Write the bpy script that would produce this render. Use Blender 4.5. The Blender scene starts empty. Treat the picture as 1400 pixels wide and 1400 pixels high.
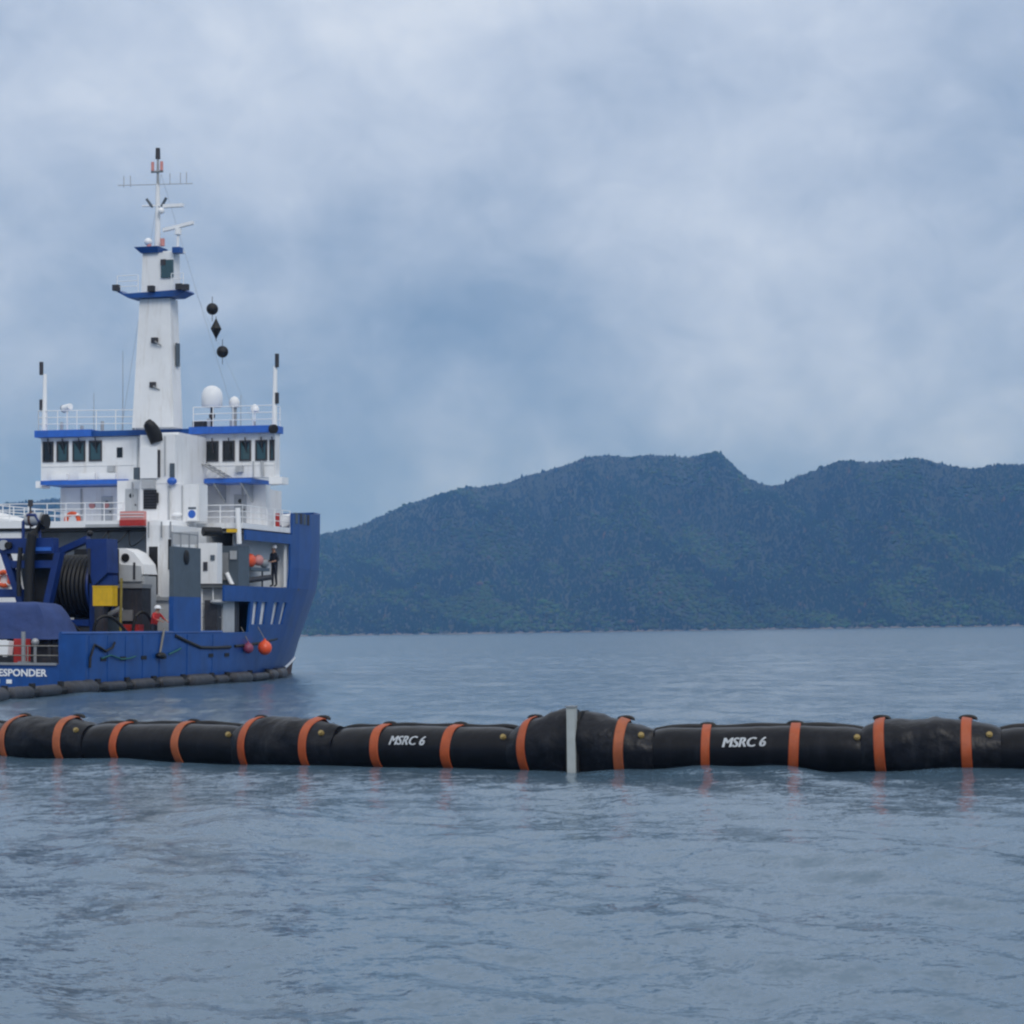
import bpy, bmesh, math, random
import numpy as np
from mathutils import Vector, Matrix, noise as mnoise

random.seed(7)
rng = np.random.default_rng(11)
R = math.radians
scene = bpy.context.scene
col = scene.collection

# ------------------------------------------------------------------ camera
CAM_H = 2.7
cam_data = bpy.data.cameras.new('camera')
cam = bpy.data.objects.new('camera', cam_data)
col.objects.link(cam)
cam.location = (0, 0, CAM_H)
cam.rotation_euler = (R(90), 0.0145, 0)
cam_data.sensor_width = 36
cam_data.lens = 3000 / 1400 * 36
cam_data.shift_x = -2.4 / 1400
cam_data.shift_y = 164 / 1400
cam_data.clip_start = 0.5
cam_data.clip_end = 30000
scene.camera = cam

# ------------------------------------------------------------------ sky
SKY_LOC = (4.55, -3.03, 2.56)
SUN_EL, SUN_AZ = R(38), R(160)          # azimuth from +Y (view direction) towards +X
world = bpy.data.worlds.new('World')
scene.world = world
world.use_nodes = True
wt = world.node_tree
wt.nodes.clear()
def WN(t, **k):
    n = wt.nodes.new(t)
    for a, b in k.items():
        setattr(n, a, b)
    return n
def wl(a, b):
    wt.links.new(a, b)
w_out = WN('ShaderNodeOutputWorld')
sky = WN('ShaderNodeTexSky', sky_type='NISHITA', sun_disc=False)
sky.sun_elevation = SUN_EL
sky.sun_rotation = SUN_AZ
bg_clear = WN('ShaderNodeBackground')
bg_clear.inputs['Strength'].default_value = 0.08
wl(sky.outputs[0], bg_clear.inputs[0])
tc = WN('ShaderNodeTexCoord')
sep = WN('ShaderNodeSeparateXYZ')
wl(tc.outputs['Generated'], sep.inputs[0])
def wmath(op, a, b=None, c=None, clamp=False):
    n = WN('ShaderNodeMath', operation=op, use_clamp=clamp)
    for i, v in enumerate((a, b, c)):
        if v is None:
            continue
        if hasattr(v, 'links'):
            wl(v, n.inputs[i])
        else:
            n.inputs[i].default_value = v
    return n.outputs[0]
# cloud deck: noise over the view direction, flattened towards the horizon
mp = WN('ShaderNodeMapping')
mp.inputs['Scale'].default_value = (-1.0, 1.0, 1.35)
mp.inputs['Rotation'].default_value = (0, R(-14), 0)
mp.inputs['Location'].default_value = SKY_LOC
wl(tc.outputs['Generated'], mp.inputs[0])
def wnoise(scale, detail, rough, dist=0.0):
    n = WN('ShaderNodeTexNoise')
    n.inputs['Scale'].default_value = scale
    n.inputs['Detail'].default_value = detail
    n.inputs['Roughness'].default_value = rough
    n.inputs['Distortion'].default_value = dist
    wl(mp.outputs[0], n.inputs['Vector'])
    return n.outputs['Fac']
big = wnoise(4.2, 3.0, 0.5, 0.3)
mid = wnoise(10.0, 7.0, 0.55, 0.25)
fine = wnoise(27.0, 8.0, 0.6, 0.6)
up = wmath('MAXIMUM', sep.outputs['Z'], 0.0)
lift = wmath('POWER', up, 0.9)
val = wmath('MULTIPLY_ADD', lift, 1.60, -0.005)
val = wmath('ADD', val, wmath('MULTIPLY', wmath('SUBTRACT', big, 0.5), 0.88))
val = wmath('ADD', val, wmath('MULTIPLY', wmath('SUBTRACT', mid, 0.5), 0.60))
val = wmath('ADD', val, wmath('MULTIPLY', wmath('SUBTRACT', fine, 0.5), 0.30), clamp=True)
ramp = WN('ShaderNodeValToRGB')
cr = ramp.color_ramp
cr.interpolation = 'B_SPLINE'
cr.elements[0].position = 0.0
cr.elements[0].color = (0.165, 0.270, 0.445, 1)
cr.elements[1].position = 1.0
cr.elements[1].color = (0.88, 0.93, 1.00, 1)
for p_, c_ in ((0.22, (0.272, 0.380, 0.565)), (0.45, (0.455, 0.555, 0.735)), (0.68, (0.605, 0.700, 0.865))):
    e_ = cr.elements.new(p_)
    e_.color = c_ + (1,)
wl(val, ramp.inputs[0])
bg_cloud = WN('ShaderNodeBackground')
bg_cloud.inputs['Strength'].default_value = 1.0
wl(ramp.outputs[0], bg_cloud.inputs[0])
wmix = WN('ShaderNodeMixShader')
wmix.inputs[0].default_value = 0.95
wl(bg_clear.outputs[0], wmix.inputs[1])
wl(bg_cloud.outputs[0], wmix.inputs[2])
wl(wmix.outputs[0], w_out.inputs['Surface'])

sun_data = bpy.data.lights.new('sun', 'SUN')
sun_data.energy = 1.15
sun_data.angle = R(25)
sun_data.color = (1.0, 0.975, 0.94)
sun = bpy.data.objects.new('sun', sun_data)
col.objects.link(sun)
sd = Vector((math.sin(SUN_AZ) * math.cos(SUN_EL), math.cos(SUN_AZ) * math.cos(SUN_EL), math.sin(SUN_EL)))
sun.rotation_euler = sd.to_track_quat('Z', 'Y').to_euler()
sun.location = (20, -20, 60)

vs = scene.view_settings
vs.view_transform = 'Standard'
vs.look = 'None'
vs.exposure = 0.0
vs.gamma = 1.0
vs.use_curve_mapping = False
scene.render.engine = 'CYCLES'
scene.cycles.use_denoising = True
scene.cycles.filter_width = 2.3
scene.cycles.max_bounces = 6
scene.cycles.volume_bounces = 1
scene.cycles.transparent_max_bounces = 6

# ------------------------------------------------------------------ materials
def material(name, color, rough=0.5, metal=0.0, var=0.0, vscale=3.0, grime=None, gscale=1.2, gamount=0.0,
             bump=0.0, bscale=20.0, spec=0.5, coat=0.0):
    m = bpy.data.materials.new(name)
    m.use_nodes = True
    nt = m.node_tree
    b = nt.nodes['Principled BSDF']
    b.inputs['Base Color'].default_value = tuple(color) + (1,)
    b.inputs['Roughness'].default_value = rough
    b.inputs['Metallic'].default_value = metal
    b.inputs['Specular IOR Level'].default_value = spec
    b.inputs['Coat Weight'].default_value = coat
    tcn = nt.nodes.new('ShaderNodeTexCoord')
    src = None
    if var > 0:
        n = nt.nodes.new('ShaderNodeTexNoise')
        n.inputs['Scale'].default_value = vscale
        n.inputs['Detail'].default_value = 6
        n.inputs['Roughness'].default_value = 0.65
        nt.links.new(tcn.outputs['Object'], n.inputs['Vector'])
        hsv = nt.nodes.new('ShaderNodeHueSaturation')
        hsv.inputs['Color'].default_value = tuple(color) + (1,)
        mr = nt.nodes.new('ShaderNodeMapRange')
        mr.inputs['From Min'].default_value = 0.3
        mr.inputs['From Max'].default_value = 0.7
        mr.inputs['To Min'].default_value = 1 - var
        mr.inputs['To Max'].default_value = 1 + var
        nt.links.new(n.outputs['Fac'], mr.inputs['Value'])
        nt.links.new(mr.outputs[0], hsv.inputs['Value'])
        src = hsv.outputs[0]
    if gamount > 0:
        n2 = nt.nodes.new('ShaderNodeTexNoise')
        n2.inputs['Scale'].default_value = gscale
        n2.inputs['Detail'].default_value = 8
        n2.inputs['Roughness'].default_value = 0.7
        mp2 = nt.nodes.new('ShaderNodeMapping')
        mp2.inputs['Scale'].default_value = (3.0, 3.0, 0.35)      # streaks run down
        nt.links.new(tcn.outputs['Object'], mp2.inputs[0])
        nt.links.new(mp2.outputs[0], n2.inputs['Vector'])
        mr2 = nt.nodes.new('ShaderNodeMapRange')
        mr2.inputs['From Min'].default_value = 0.52
        mr2.inputs['From Max'].default_value = 0.78
        mr2.inputs['To Min'].default_value = 0.0
        mr2.inputs['To Max'].default_value = gamount
        nt.links.new(n2.outputs['Fac'], mr2.inputs['Value'])
        mx = nt.nodes.new('ShaderNodeMix')
        mx.data_type = 'RGBA'
        nt.links.new(mr2.outputs[0], mx.inputs['Factor'])
        if src is None:
            mx.inputs['A'].default_value = tuple(color) + (1,)
        else:
            nt.links.new(src, mx.inputs['A'])
        mx.inputs['B'].default_value = tuple(grime) + (1,)
        src = mx.outputs['Result']
    if src is not None:
        nt.links.new(src, b.inputs['Base Color'])
    if bump > 0:
        n3 = nt.nodes.new('ShaderNodeTexNoise')
        n3.inputs['Scale'].default_value = bscale
        n3.inputs['Detail'].default_value = 5
        nt.links.new(tcn.outputs['Object'], n3.inputs['Vector'])
        bp = nt.nodes.new('ShaderNodeBump')
        bp.inputs['Strength'].default_value = 1.0
        bp.inputs['Distance'].default_value = bump
        nt.links.new(n3.outputs['Fac'], bp.inputs['Height'])
        nt.links.new(bp.outputs[0], b.inputs['Normal'])
    return m

RUST = (0.16, 0.075, 0.035)
M = {}
M['hull'] = material('hull_blue_paint', (0.008, 0.066, 0.265), 0.42, var=0.22, vscale=0.8, grime=(0.045, 0.085, 0.15), gscale=0.7, gamount=0.4, bump=0.012, bscale=0.9)
M['blue'] = material('deck_gear_blue_paint', (0.006, 0.030, 0.165), 0.42, var=0.2, vscale=1.5, grime=(0.02, 0.025, 0.05), gscale=1.5, gamount=0.5)
M['trim'] = material('bright_blue_trim', (0.028, 0.13, 0.52), 0.4, var=0.12, vscale=2.0, grime=(0.04, 0.06, 0.2), gscale=1.0, gamount=0.4)
M['white'] = material('superstructure_white_paint', (0.80, 0.81, 0.82), 0.45, var=0.05, vscale=0.8, grime=(0.46, 0.41, 0.35), gscale=0.8, gamount=0.6)
M['white2'] = material('clean_white_paint', (0.86, 0.87, 0.88), 0.4, var=0.03)
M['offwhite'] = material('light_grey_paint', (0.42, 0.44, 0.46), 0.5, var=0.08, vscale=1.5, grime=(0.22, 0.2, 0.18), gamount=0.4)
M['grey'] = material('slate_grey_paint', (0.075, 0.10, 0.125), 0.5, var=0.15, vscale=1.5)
M['deck'] = material('deck_grey', (0.10, 0.11, 0.115), 0.7, var=0.3, vscale=2.0)
M['black'] = material('black_rubber', (0.006, 0.006, 0.007), 0.6, var=0.3, vscale=4.0)
M['dark'] = material('dark_machinery', (0.03, 0.032, 0.04), 0.6, var=0.4, vscale=3.0, grime=RUST, gamount=0.3)
M['steel'] = material('galvanised_steel', (0.32, 0.33, 0.34), 0.45, metal=0.4, var=0.1)
M['redbrown'] = material('antifouling_red_brown', (0.075, 0.038, 0.030), 0.7, var=0.35, vscale=2.0, grime=(0.25, 0.25, 0.25), gamount=0.4)
M['orange'] = material('lifebuoy_orange', (0.62, 0.085, 0.02), 0.5, var=0.12, vscale=5)
M['buoy'] = material('buoy_orange_vinyl', (0.80, 0.10, 0.03), 0.35, var=0.06, vscale=3)
M['pink'] = material('faded_pink_vinyl', (0.24, 0.05, 0.10), 0.5, var=0.12, vscale=3)
M['red'] = material('red_paint', (0.42, 0.03, 0.025), 0.5, var=0.15, vscale=4)
M['fadedred'] = material('faded_red_plastic', (0.62, 0.26, 0.24), 0.55, var=0.1, vscale=4)
M['yellow'] = material('yellow_paint', (0.72, 0.44, 0.010), 0.5, var=0.1, vscale=3, grime=(0.2, 0.11, 0.02), gamount=0.4)
M['olive'] = material('olive_yellow_paint', (0.22, 0.17, 0.03), 0.6, var=0.2)
M['glass'] = material('window_glass', (0.035, 0.082, 0.098), 0.08, spec=0.6)
M['glass2'] = material('window_glass_deep', (0.006, 0.010, 0.012), 0.06, spec=0.6)
M['tarp'] = material('blue_tarpaulin', (0.022, 0.048, 0.165), 0.7, var=0.2, vscale=1.2, bump=0.05, bscale=2.2)
M['skin'] = material('skin', (0.35, 0.19, 0.13), 0.55)
M['jacket_red'] = material('red_jacket', (0.42, 0.022, 0.02), 0.8, var=0.15, vscale=6)
M['clothes_dark'] = material('dark_work_clothes', (0.018, 0.022, 0.035), 0.85, var=0.2, vscale=6)
M['helmet'] = material('white_helmet_shell', (0.75, 0.76, 0.78), 0.3)
M['float'] = material('grey_boom_fabric', (0.026, 0.025, 0.029), 0.5, var=0.6, vscale=0.9, bump=0.03, bscale=4)
M['rope_teal'] = material('teal_rope', (0.02, 0.12, 0.12), 0.8)
M['rope_grey'] = material('grey_rope', (0.22, 0.21, 0.19), 0.8)

# ------------------------------------------------------------------ mesh helpers
class MB:
    def __init__(self):
        self.v, self.f, self.mi = [], [], []
    def add(self, verts, faces, mi=0):
        o = len(self.v)
        self.v.extend([tuple(p) for p in verts])
        for f in faces:
            self.f.append([i + o for i in f])
            self.mi.append(mi)
        return self
    def box(self, x0, x1, y0, y1, z0, z1, mi=0):
        v = [(x, y, z) for z in (z0, z1) for y in (y0, y1) for x in (x0, x1)]
        return self.add(v, [(0, 2, 3, 1), (4, 5, 7, 6), (0, 1, 5, 4), (2, 6, 7, 3), (0, 4, 6, 2), (1, 3, 7, 5)], mi)
    def frustum(self, a, b, mi=0):          # a, b: (x0,x1,y0,y1,z)
        v = []
        for q in (a, b):
            v += [(q[0], q[2], q[4]), (q[1], q[2], q[4]), (q[1], q[3], q[4]), (q[0], q[3], q[4])]
        return self.add(v, [(3, 2, 1, 0), (4, 5, 6, 7), (0, 1, 5, 4), (1, 2, 6, 5), (2, 3, 7, 6), (3, 0, 4, 7)], mi)
    def prism_t(self, poly, y0, y1, mi=0):  # poly in (x, z), extruded along y
        n = len(poly)
        v = [(x, y0, z) for x, z in poly] + [(x, y1, z) for x, z in poly]
        f = [tuple(range(n)), tuple(range(2 * n - 1, n - 1, -1))]
        f += [(i, i + n, (i + 1) % n + n, (i + 1) % n) for i in range(n)]
        return self.add(v, f, mi)
    def cyl(self, p, q, r0, r1=None, n=10, mi=0, cap=True):
        r1 = r0 if r1 is None else r1
        p, q = Vector(p), Vector(q)
        d = (q - p).normalized()
        a = d.orthogonal().normalized()
        b = d.cross(a)
        v = []
        for c, r in ((p, r0), (q, r1)):
            v += [c + (a * math.cos(2 * math.pi * i / n) + b * math.sin(2 * math.pi * i / n)) * r for i in range(n)]
        f = [(i, (i + 1) % n, (i + 1) % n + n, i + n) for i in range(n)]
        if cap:
            f += [tuple(range(n - 1, -1, -1)), tuple(range(n, 2 * n))]
        return self.add(v, f, mi)
    def tube(self, pts, r, n=6, mi=0):
        pts = [Vector(p) for p in pts]
        rings = []
        for i, p in enumerate(pts):
            d = (pts[min(i + 1, len(pts) - 1)] - pts[max(i - 1, 0)]).normalized()
            ref = Vector((0, 0, 1)) if abs(d.z) < 0.9 else Vector((1, 0, 0))
            a = d.cross(ref).normalized()
            b = a.cross(d)
            rings.append([p + (a * math.cos(2 * math.pi * k / n) + b * math.sin(2 * math.pi * k / n)) * r for k in range(n)])
        return self.loft(rings, cap=True, mi=mi)
    def loft(self, rings, cap=False, closed=True, mi=0):
        n = len(rings[0])
        v = [p for r in rings for p in r]
        f = []
        for i in range(len(rings) - 1):
            for k in range(n if closed else n - 1):
                a, b = i * n + k, i * n + (k + 1) % n
                f.append((a, b, b + n, a + n))
        if cap:
            f += [tuple(range(n - 1, -1, -1)), tuple(range((len(rings) - 1) * n, len(rings) * n))]
        return self.add(v, f, mi)
    def lathe(self, c, prof, n=16, mi=0):   # prof: (r, z) from bottom to top about a vertical axis
        c = Vector(c)
        rings = [[c + Vector((max(r, 1e-4) * math.cos(2 * math.pi * k / n), max(r, 1e-4) * math.sin(2 * math.pi * k / n), z)) for k in range(n)] for r, z in prof]
        return self.loft(rings, cap=True, mi=mi)
    def ball(self, c, r, sx=1, sy=1, sz=1, n=14, mi=0):
        prof = [(math.sin(a) * r, -math.cos(a) * r * sz) for a in np.linspace(0.02, math.pi - 0.02, 10)]
        self.lathe((0, 0, 0), prof, n, mi)
        k = len(prof) * n
        for i in range(len(self.v) - k, len(self.v)):
            x, y, z = self.v[i]
            self.v[i] = (c[0] + x * sx, c[1] + y * sy, c[2] + z)
        return self
    def torus(self, c, R0, r, axis='y', n=24, m=8, mi=0):
        rings = []
        for i in range(n + 1):
            a = 2 * math.pi * i / n
            ring = []
            for k in range(m):
                b = 2 * math.pi * k / m
                u, w = (R0 + r * math.cos(b)), r * math.sin(b)
                if axis == 'y':
                    ring.append((c[0] + u * math.cos(a), c[1] + w, c[2] + u * math.sin(a)))
                elif axis == 'x':
                    ring.append((c[0] + w, c[1] + u * math.cos(a), c[2] + u * math.sin(a)))
                else:
                    ring.append((c[0] + u * math.cos(a), c[1] + u * math.sin(a), c[2] + w))
            rings.append(ring)
        return self.loft(rings, mi=mi)
    def build(self, name, mat, parent=None, smooth=False):
        me = bpy.data.meshes.new(name)
        me.from_pydata(self.v, [], self.f)
        for m in (mat if isinstance(mat, (list, tuple)) else [mat]):
            me.materials.append(m if not isinstance(m, str) else M[m])
        me.polygons.foreach_set('material_index', self.mi)
        bm = bmesh.new()
        bm.from_mesh(me)
        bmesh.ops.recalc_face_normals(bm, faces=bm.faces)
        bm.to_mesh(me)
        bm.free()
        if smooth:
            me.polygons.foreach_set('use_smooth', [True] * len(me.polygons))
            try:
                me.set_sharp_from_angle(angle=R(40))
            except Exception:
                pass
        o = bpy.data.objects.new(name, me)
        col.objects.link(o)
        if parent is not None:
            o.parent = parent
        return o

def tag(o, label=None, cat=None, group=None, kind=None):
    if label: o['label'] = label
    if cat: o['category'] = cat
    if group: o['group'] = group
    if kind: o['kind'] = kind
    return o

def empty(name, loc=(0, 0, 0), rot=(0, 0, 0)):
    e = bpy.data.objects.new(name, None)
    col.objects.link(e)
    e.location = loc
    e.rotation_euler = rot
    e.empty_display_size = 0.3
    return e

def text_points(body, size, shear=0.0, bold=0.0, extrude=0.0):
    """Flat lettering as (verts, faces), origin at the left of the baseline."""
    c = bpy.data.curves.new('lettering', 'FONT')
    c.body = body
    c.size = size
    c.shear = shear
    c.offset = bold
    c.extrude = extrude
    c.resolution_u = 3
    o = bpy.data.objects.new('lettering', c)
    col.objects.link(o)
    dg = bpy.context.evaluated_depsgraph_get()
    me = bpy.data.meshes.new_from_object(o.evaluated_get(dg))
    v = [tuple(p.co) for p in me.vertices]
    f = [tuple(p.vertices) for p in me.polygons]
    bpy.data.objects.remove(o)
    bpy.data.curves.remove(c)
    bpy.data.meshes.remove(me)
    return v, f

# ------------------------------------------------------------------ water
WAVES = []
def make_waves():
    r = random.Random(5)
    base = R(200)
    for i in range(34):
        lam = 0.55 * (1.16 ** (i * 0.62)) * r.uniform(0.9, 1.1)
        ang = base + r.gauss(0, 0.62)
        amp = 0.0075 * lam ** 0.48 * r.uniform(0.6, 1.3)
        k = 2 * math.pi / lam
        WAVES.append((k * math.cos(ang), k * math.sin(ang), amp, r.uniform(0, 6.28), lam))
make_waves()
def wave_height(X, Y, step):
    z = np.zeros_like(X)
    patch = 0.75 + 0.35 * np.sin(X * 0.21 + Y * 0.13 + 1.0) * np.sin(Y * 0.17 - X * 0.08) + 0.2 * np.sin(X * 0.5 - Y * 0.31)
    for kx, ky, a, ph, lam in WAVES:
        fade = np.clip((lam / np.maximum(step, 1e-3) - 2.5) / 4.0, 0, 1)
        z += a * fade * np.sin(kx * X + ky * Y + ph + 0.6 * np.sin(0.11 * X + ph) + 0.5 * np.sin(0.09 * Y - ph))
    return z * patch

def build_water():
    ny, nx = 760, 340
    ys = np.exp(np.linspace(math.log(6.0), math.log(420.0), ny))
    sx = np.linspace(-1, 1, nx)
    Yg = np.repeat(ys[:, None], nx, 1)
    Xg = sx[None, :] * (Yg * 0.52 + 2.0)
    step = np.maximum(Yg * math.log(70.0) / ny, Yg * 1.04 / nx)
    Z = wave_height(Xg, Yg, step)
    edge = np.clip((1 - np.abs(sx))[None, :] * 12, 0, 1) * np.clip((np.arange(ny)[::-1])[:, None] / 30, 0, 1) * np.clip(np.arange(ny)[:, None] / 10, 0, 1)
    Z = Z * edge
    verts = np.stack([Xg, Yg, Z], -1).reshape(-1, 3)
    idx = np.arange(ny * nx).reshape(ny, nx)
    quads = np.stack([idx[:-1, :-1], idx[:-1, 1:], idx[1:, 1:], idx[1:, :-1]], -1).reshape(-1, 4)
    # the rest of the sheet: far water, both sides and behind the camera
    n0 = len(verts)
    extra, ef = [], []
    def av(p):
        extra.append(p)
        return n0 + len(extra) - 1
    XM, Y0, Y1 = 4500, -400, 7500
    a, b = idx[0, 0], idx[0, -1]
    c, d = idx[-1, 0], idx[-1, -1]
    lb, rb, lt, rt = av((-XM, Y0, 0)), av((XM, Y0, 0)), av((-XM, Y1, 0)), av((XM, Y1, 0))
    la, ra = av((-XM, 6.0, 0)), av((XM, 6.0, 0))
    lc, rc = av((-XM, 420.0, 0)), av((XM, 420.0, 0))
    polys = [[lb, rb, ra] + list(idx[0, ::-1]) + [la]]
    polys += [[la] + list(idx[:, 0]) + [lc]]
    polys += [[ra, rc] + list(idx[::-1, -1])]
    polys += [[lc] + list(idx[-1, :]) + [rc, rt, lt]]
    verts = np.vstack([verts, np.array(extra)])
    loops = np.concatenate([quads.ravel(), np.concatenate([np.array(p) for p in polys])]).astype(np.int32)
    tot = np.concatenate([np.full(len(quads), 4), [len(p) for p in polys]]).astype(np.int32)
    start = np.concatenate([[0], np.cumsum(tot)[:-1]]).astype(np.int32)
    me = bpy.data.meshes.new('water')
    me.vertices.add(len(verts)); me.vertices.foreach_set('co', verts.astype(np.float32).ravel())
    me.loops.add(len(loops)); me.loops.foreach_set('vertex_index', loops)
    me.polygons.add(len(tot)); me.polygons.foreach_set('loop_start', start)
    me.update(calc_edges=True)
    sm = np.ones(len(tot), dtype=bool); sm[-4:] = False
    me.polygons.foreach_set('use_smooth', sm)
    o = bpy.data.objects.new('water', me)
    col.objects.link(o)
    m = bpy.data.materials.new('sea_water')
    m.use_nodes = True
    nt = m.node_tree
    b_ = nt.nodes['Principled BSDF']
    b_.inputs['Base Color'].default_value = (0.080, 0.138, 0.195, 1)
    b_.inputs['Roughness'].default_value = 0.15
    b_.inputs['IOR'].default_value = 1.33
    tcn = nt.nodes.new('ShaderNodeTexCoord')
    # wave facets: the surface normal is tilted by layered noise of several wavelengths
    geo = nt.nodes.new('ShaderNodeNewGeometry')
    prev = geo.outputs['Normal']
    for sc_, sx_, sy_, k_, det, rot in ((1.0, 1.15, 0.30, 0.24, 2, -4), (0.55, 0.7, 1.3, 0.13, 3, 18), (2.3, 0.75, 1.3, 0.34, 4, 10), (7.0, 0.9, 1.2, 0.44, 3, -6), (21.0, 0.9, 1.1, 0.46, 2, 25)):
        mpn = nt.nodes.new('ShaderNodeMapping')
        mpn.inputs['Scale'].default_value = (sx_, sy_, 1)
        mpn.inputs['Rotation'].default_value = (0, 0, R(rot))
        nt.links.new(tcn.outputs['Object'], mpn.inputs[0])
        n = nt.nodes.new('ShaderNodeTexNoise')
        n.inputs['Scale'].default_value = sc_
        n.inputs['Detail'].default_value = det
        n.inputs['Roughness'].default_value = 0.55
        n.inputs['Distortion'].default_value = 0.3
        nt.links.new(mpn.outputs[0], n.inputs['Vector'])
        sb = nt.nodes.new('ShaderNodeVectorMath'); sb.operation = 'SUBTRACT'
        sb.inputs[1].default_value = (0.5, 0.5, 0.5)
        nt.links.new(n.outputs['Color'], sb.inputs[0])
        ml = nt.nodes.new('ShaderNodeVectorMath'); ml.operation = 'MULTIPLY'
        ml.inputs[1].default_value = (k_, k_, 0)
        nt.links.new(sb.outputs[0], ml.inputs[0])
        ad = nt.nodes.new('ShaderNodeVectorMath'); ad.operation = 'ADD'
        nt.links.new(prev, ad.inputs[0]); nt.links.new(ml.outputs[0], ad.inputs[1])
        prev = ad.outputs[0]
    nz = nt.nodes.new('ShaderNodeVectorMath'); nz.operation = 'NORMALIZE'
    nt.links.new(prev, nz.inputs[0])
    prev = nz.outputs[0]
    nt.links.new(prev, b_.inputs['Normal'])
    me.materials.append(m)
    tag(o, 'grey blue rippled sea water reaching the far shore', 'water', kind='structure')
build_water()

# ------------------------------------------------------------------ hills and forest
# crest line: bearing (tangent, in thousandths) and elevation (tangent, in thousandths)
def horizon_v(px):
    return 864 - 0.0145 * (px - 700)
CREST_PX = [(-1900, 780), (-1300, 742), (-800, 715), (-400, 702), (0, 690), (75, 680), (150, 690), (250, 722), (330, 748), (400, 744), (430, 733), (470, 723), (520, 704),
            (580, 681), (640, 665), (700, 653), (760, 636), (830, 622), (880, 621), (940, 622), (985, 620), (1000, 634), (1020, 650),
            (1050, 661), (1070, 659), (1100, 642), (1145, 626), (1180, 632), (1230, 627), (1260, 626), (1310, 634), (1335, 641),
            (1350, 637), (1400, 633), (1500, 622), (1700, 640), (2100, 690), (2700, 745), (3300, 790)]
CB = np.array([(x - 700) / 3000 for x, y in CREST_PX])
CE = np.array([(horizon_v(x) - y) / 3000 for x, y in CREST_PX])
def crest_dist(b):
    return 5700 - 700 / (1 + np.exp(-(b - 0.11) * 40))
def shore_dist(b):
    return 4250 - 350 * np.clip((b + 0.1) / 0.35, 0, 1) + 60 * np.sin(b * 60) + 30 * np.sin(b * 170 + 1)
def terrain(b, u):
    """point at bearing tangent b and run u (0 shore, 1 crest, >1 behind it)"""
    yc, ys = crest_dist(b), shore_dist(b)
    Y = ys + (yc - ys) * u
    top = np.interp(b, CB, CE) * yc + CAM_H - 6.0
    prof = np.where(u <= 1, 0.80 * u + 0.20 * u ** 2, 1 - 0.45 * (u - 1))
    gul = 1 + np.clip(np.minimum(u, 1.0) * (1.02 - np.minimum(u, 1.0)) * 4, 0, 1) * (
        0.11 * np.sin(b * 95 + 4 * u + 0.7) + 0.08 * np.sin(b * 210 - 6 * u) + 0.08 * np.sin(b * 47 + 9 * u + 2) + 0.03 * np.sin(b * 460 + 5 * u))
    Z = top * prof * gul
    return b * Y, Y, Z
def build_hills():
    nb, nu = 520, 64
    bs = np.linspace(-0.62, 0.62, nb)
    us = np.concatenate([np.linspace(-0.03, 1.0, nu - 10), np.linspace(1.04, 1.6, 10)])
    B, U = np.meshgrid(bs, us, indexing='ij')
    X, Y, Z = terrain(B, U)
    Z = np.where(U < 0, -2.0, Z + 1.5)
    verts = np.stack([X, Y, Z], -1).reshape(-1, 3)
    idx = np.arange(nb * nu).reshape(nb, nu)
    q = np.stack([idx[:-1, :-1], idx[1:, :-1], idx[1:, 1:], idx[:-1, 1:]], -1).reshape(-1, 4)
    me = bpy.data.meshes.new('hills')
    me.from_pydata(verts.tolist(), [], q.tolist())
    me.polygons.foreach_set('use_smooth', [True] * len(me.polygons))
    me.materials.append(material('forest_floor', (0.012, 0.020, 0.012), 0.9, var=0.35, vscale=0.02, grime=(0.05, 0.045, 0.03), gscale=0.006, gamount=0.25))
    o = bpy.data.objects.new('hills', me)
    col.objects.link(o)
    tag(o, 'long wooded hills along the far shore', 'hills', kind='structure')
    return o
build_hills()

def build_shore():
    bs = np.linspace(-0.6, 0.6, 1600)
    jag = 1 + 0.6 * np.sin(bs * 733) * np.sin(bs * 291 + 1) + rng.uniform(-0.5, 0.5, len(bs))
    mb = MB()
    rows = []
    for du, zz in ((-0.012, -0.5), (-0.004, 1.2), (0.006, 2.9)):
        ys = shore_dist(bs)
        Y = ys + (crest_dist(bs) - ys) * du * np.clip(jag, 0.3, 2)
        rows.append(np.stack([bs * Y, Y, zz * np.clip(jag, 0.35, 1.7)], -1))
    me = bpy.data.meshes.new('shoreline')
    V = np.concatenate(rows)
    n = len(bs)
    F = [(r * n + i, r * n + i + 1, (r + 1) * n + i + 1, (r + 1) * n + i) for r in range(2) for i in range(n - 1)]
    me.from_pydata(V.tolist(), [], F)
    me.materials.append(material('shore_rock', (0.115, 0.095, 0.078), 0.9, var=0.5, vscale=0.02, grime=(0.03, 0.035, 0.025), gscale=0.012, gamount=0.8))
    o = bpy.data.objects.new('shoreline', me)
    col.objects.link(o)
    tag(o, 'narrow rocky shoreline at the foot of the far hills', 'shore', kind='structure')
build_shore()

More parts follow.
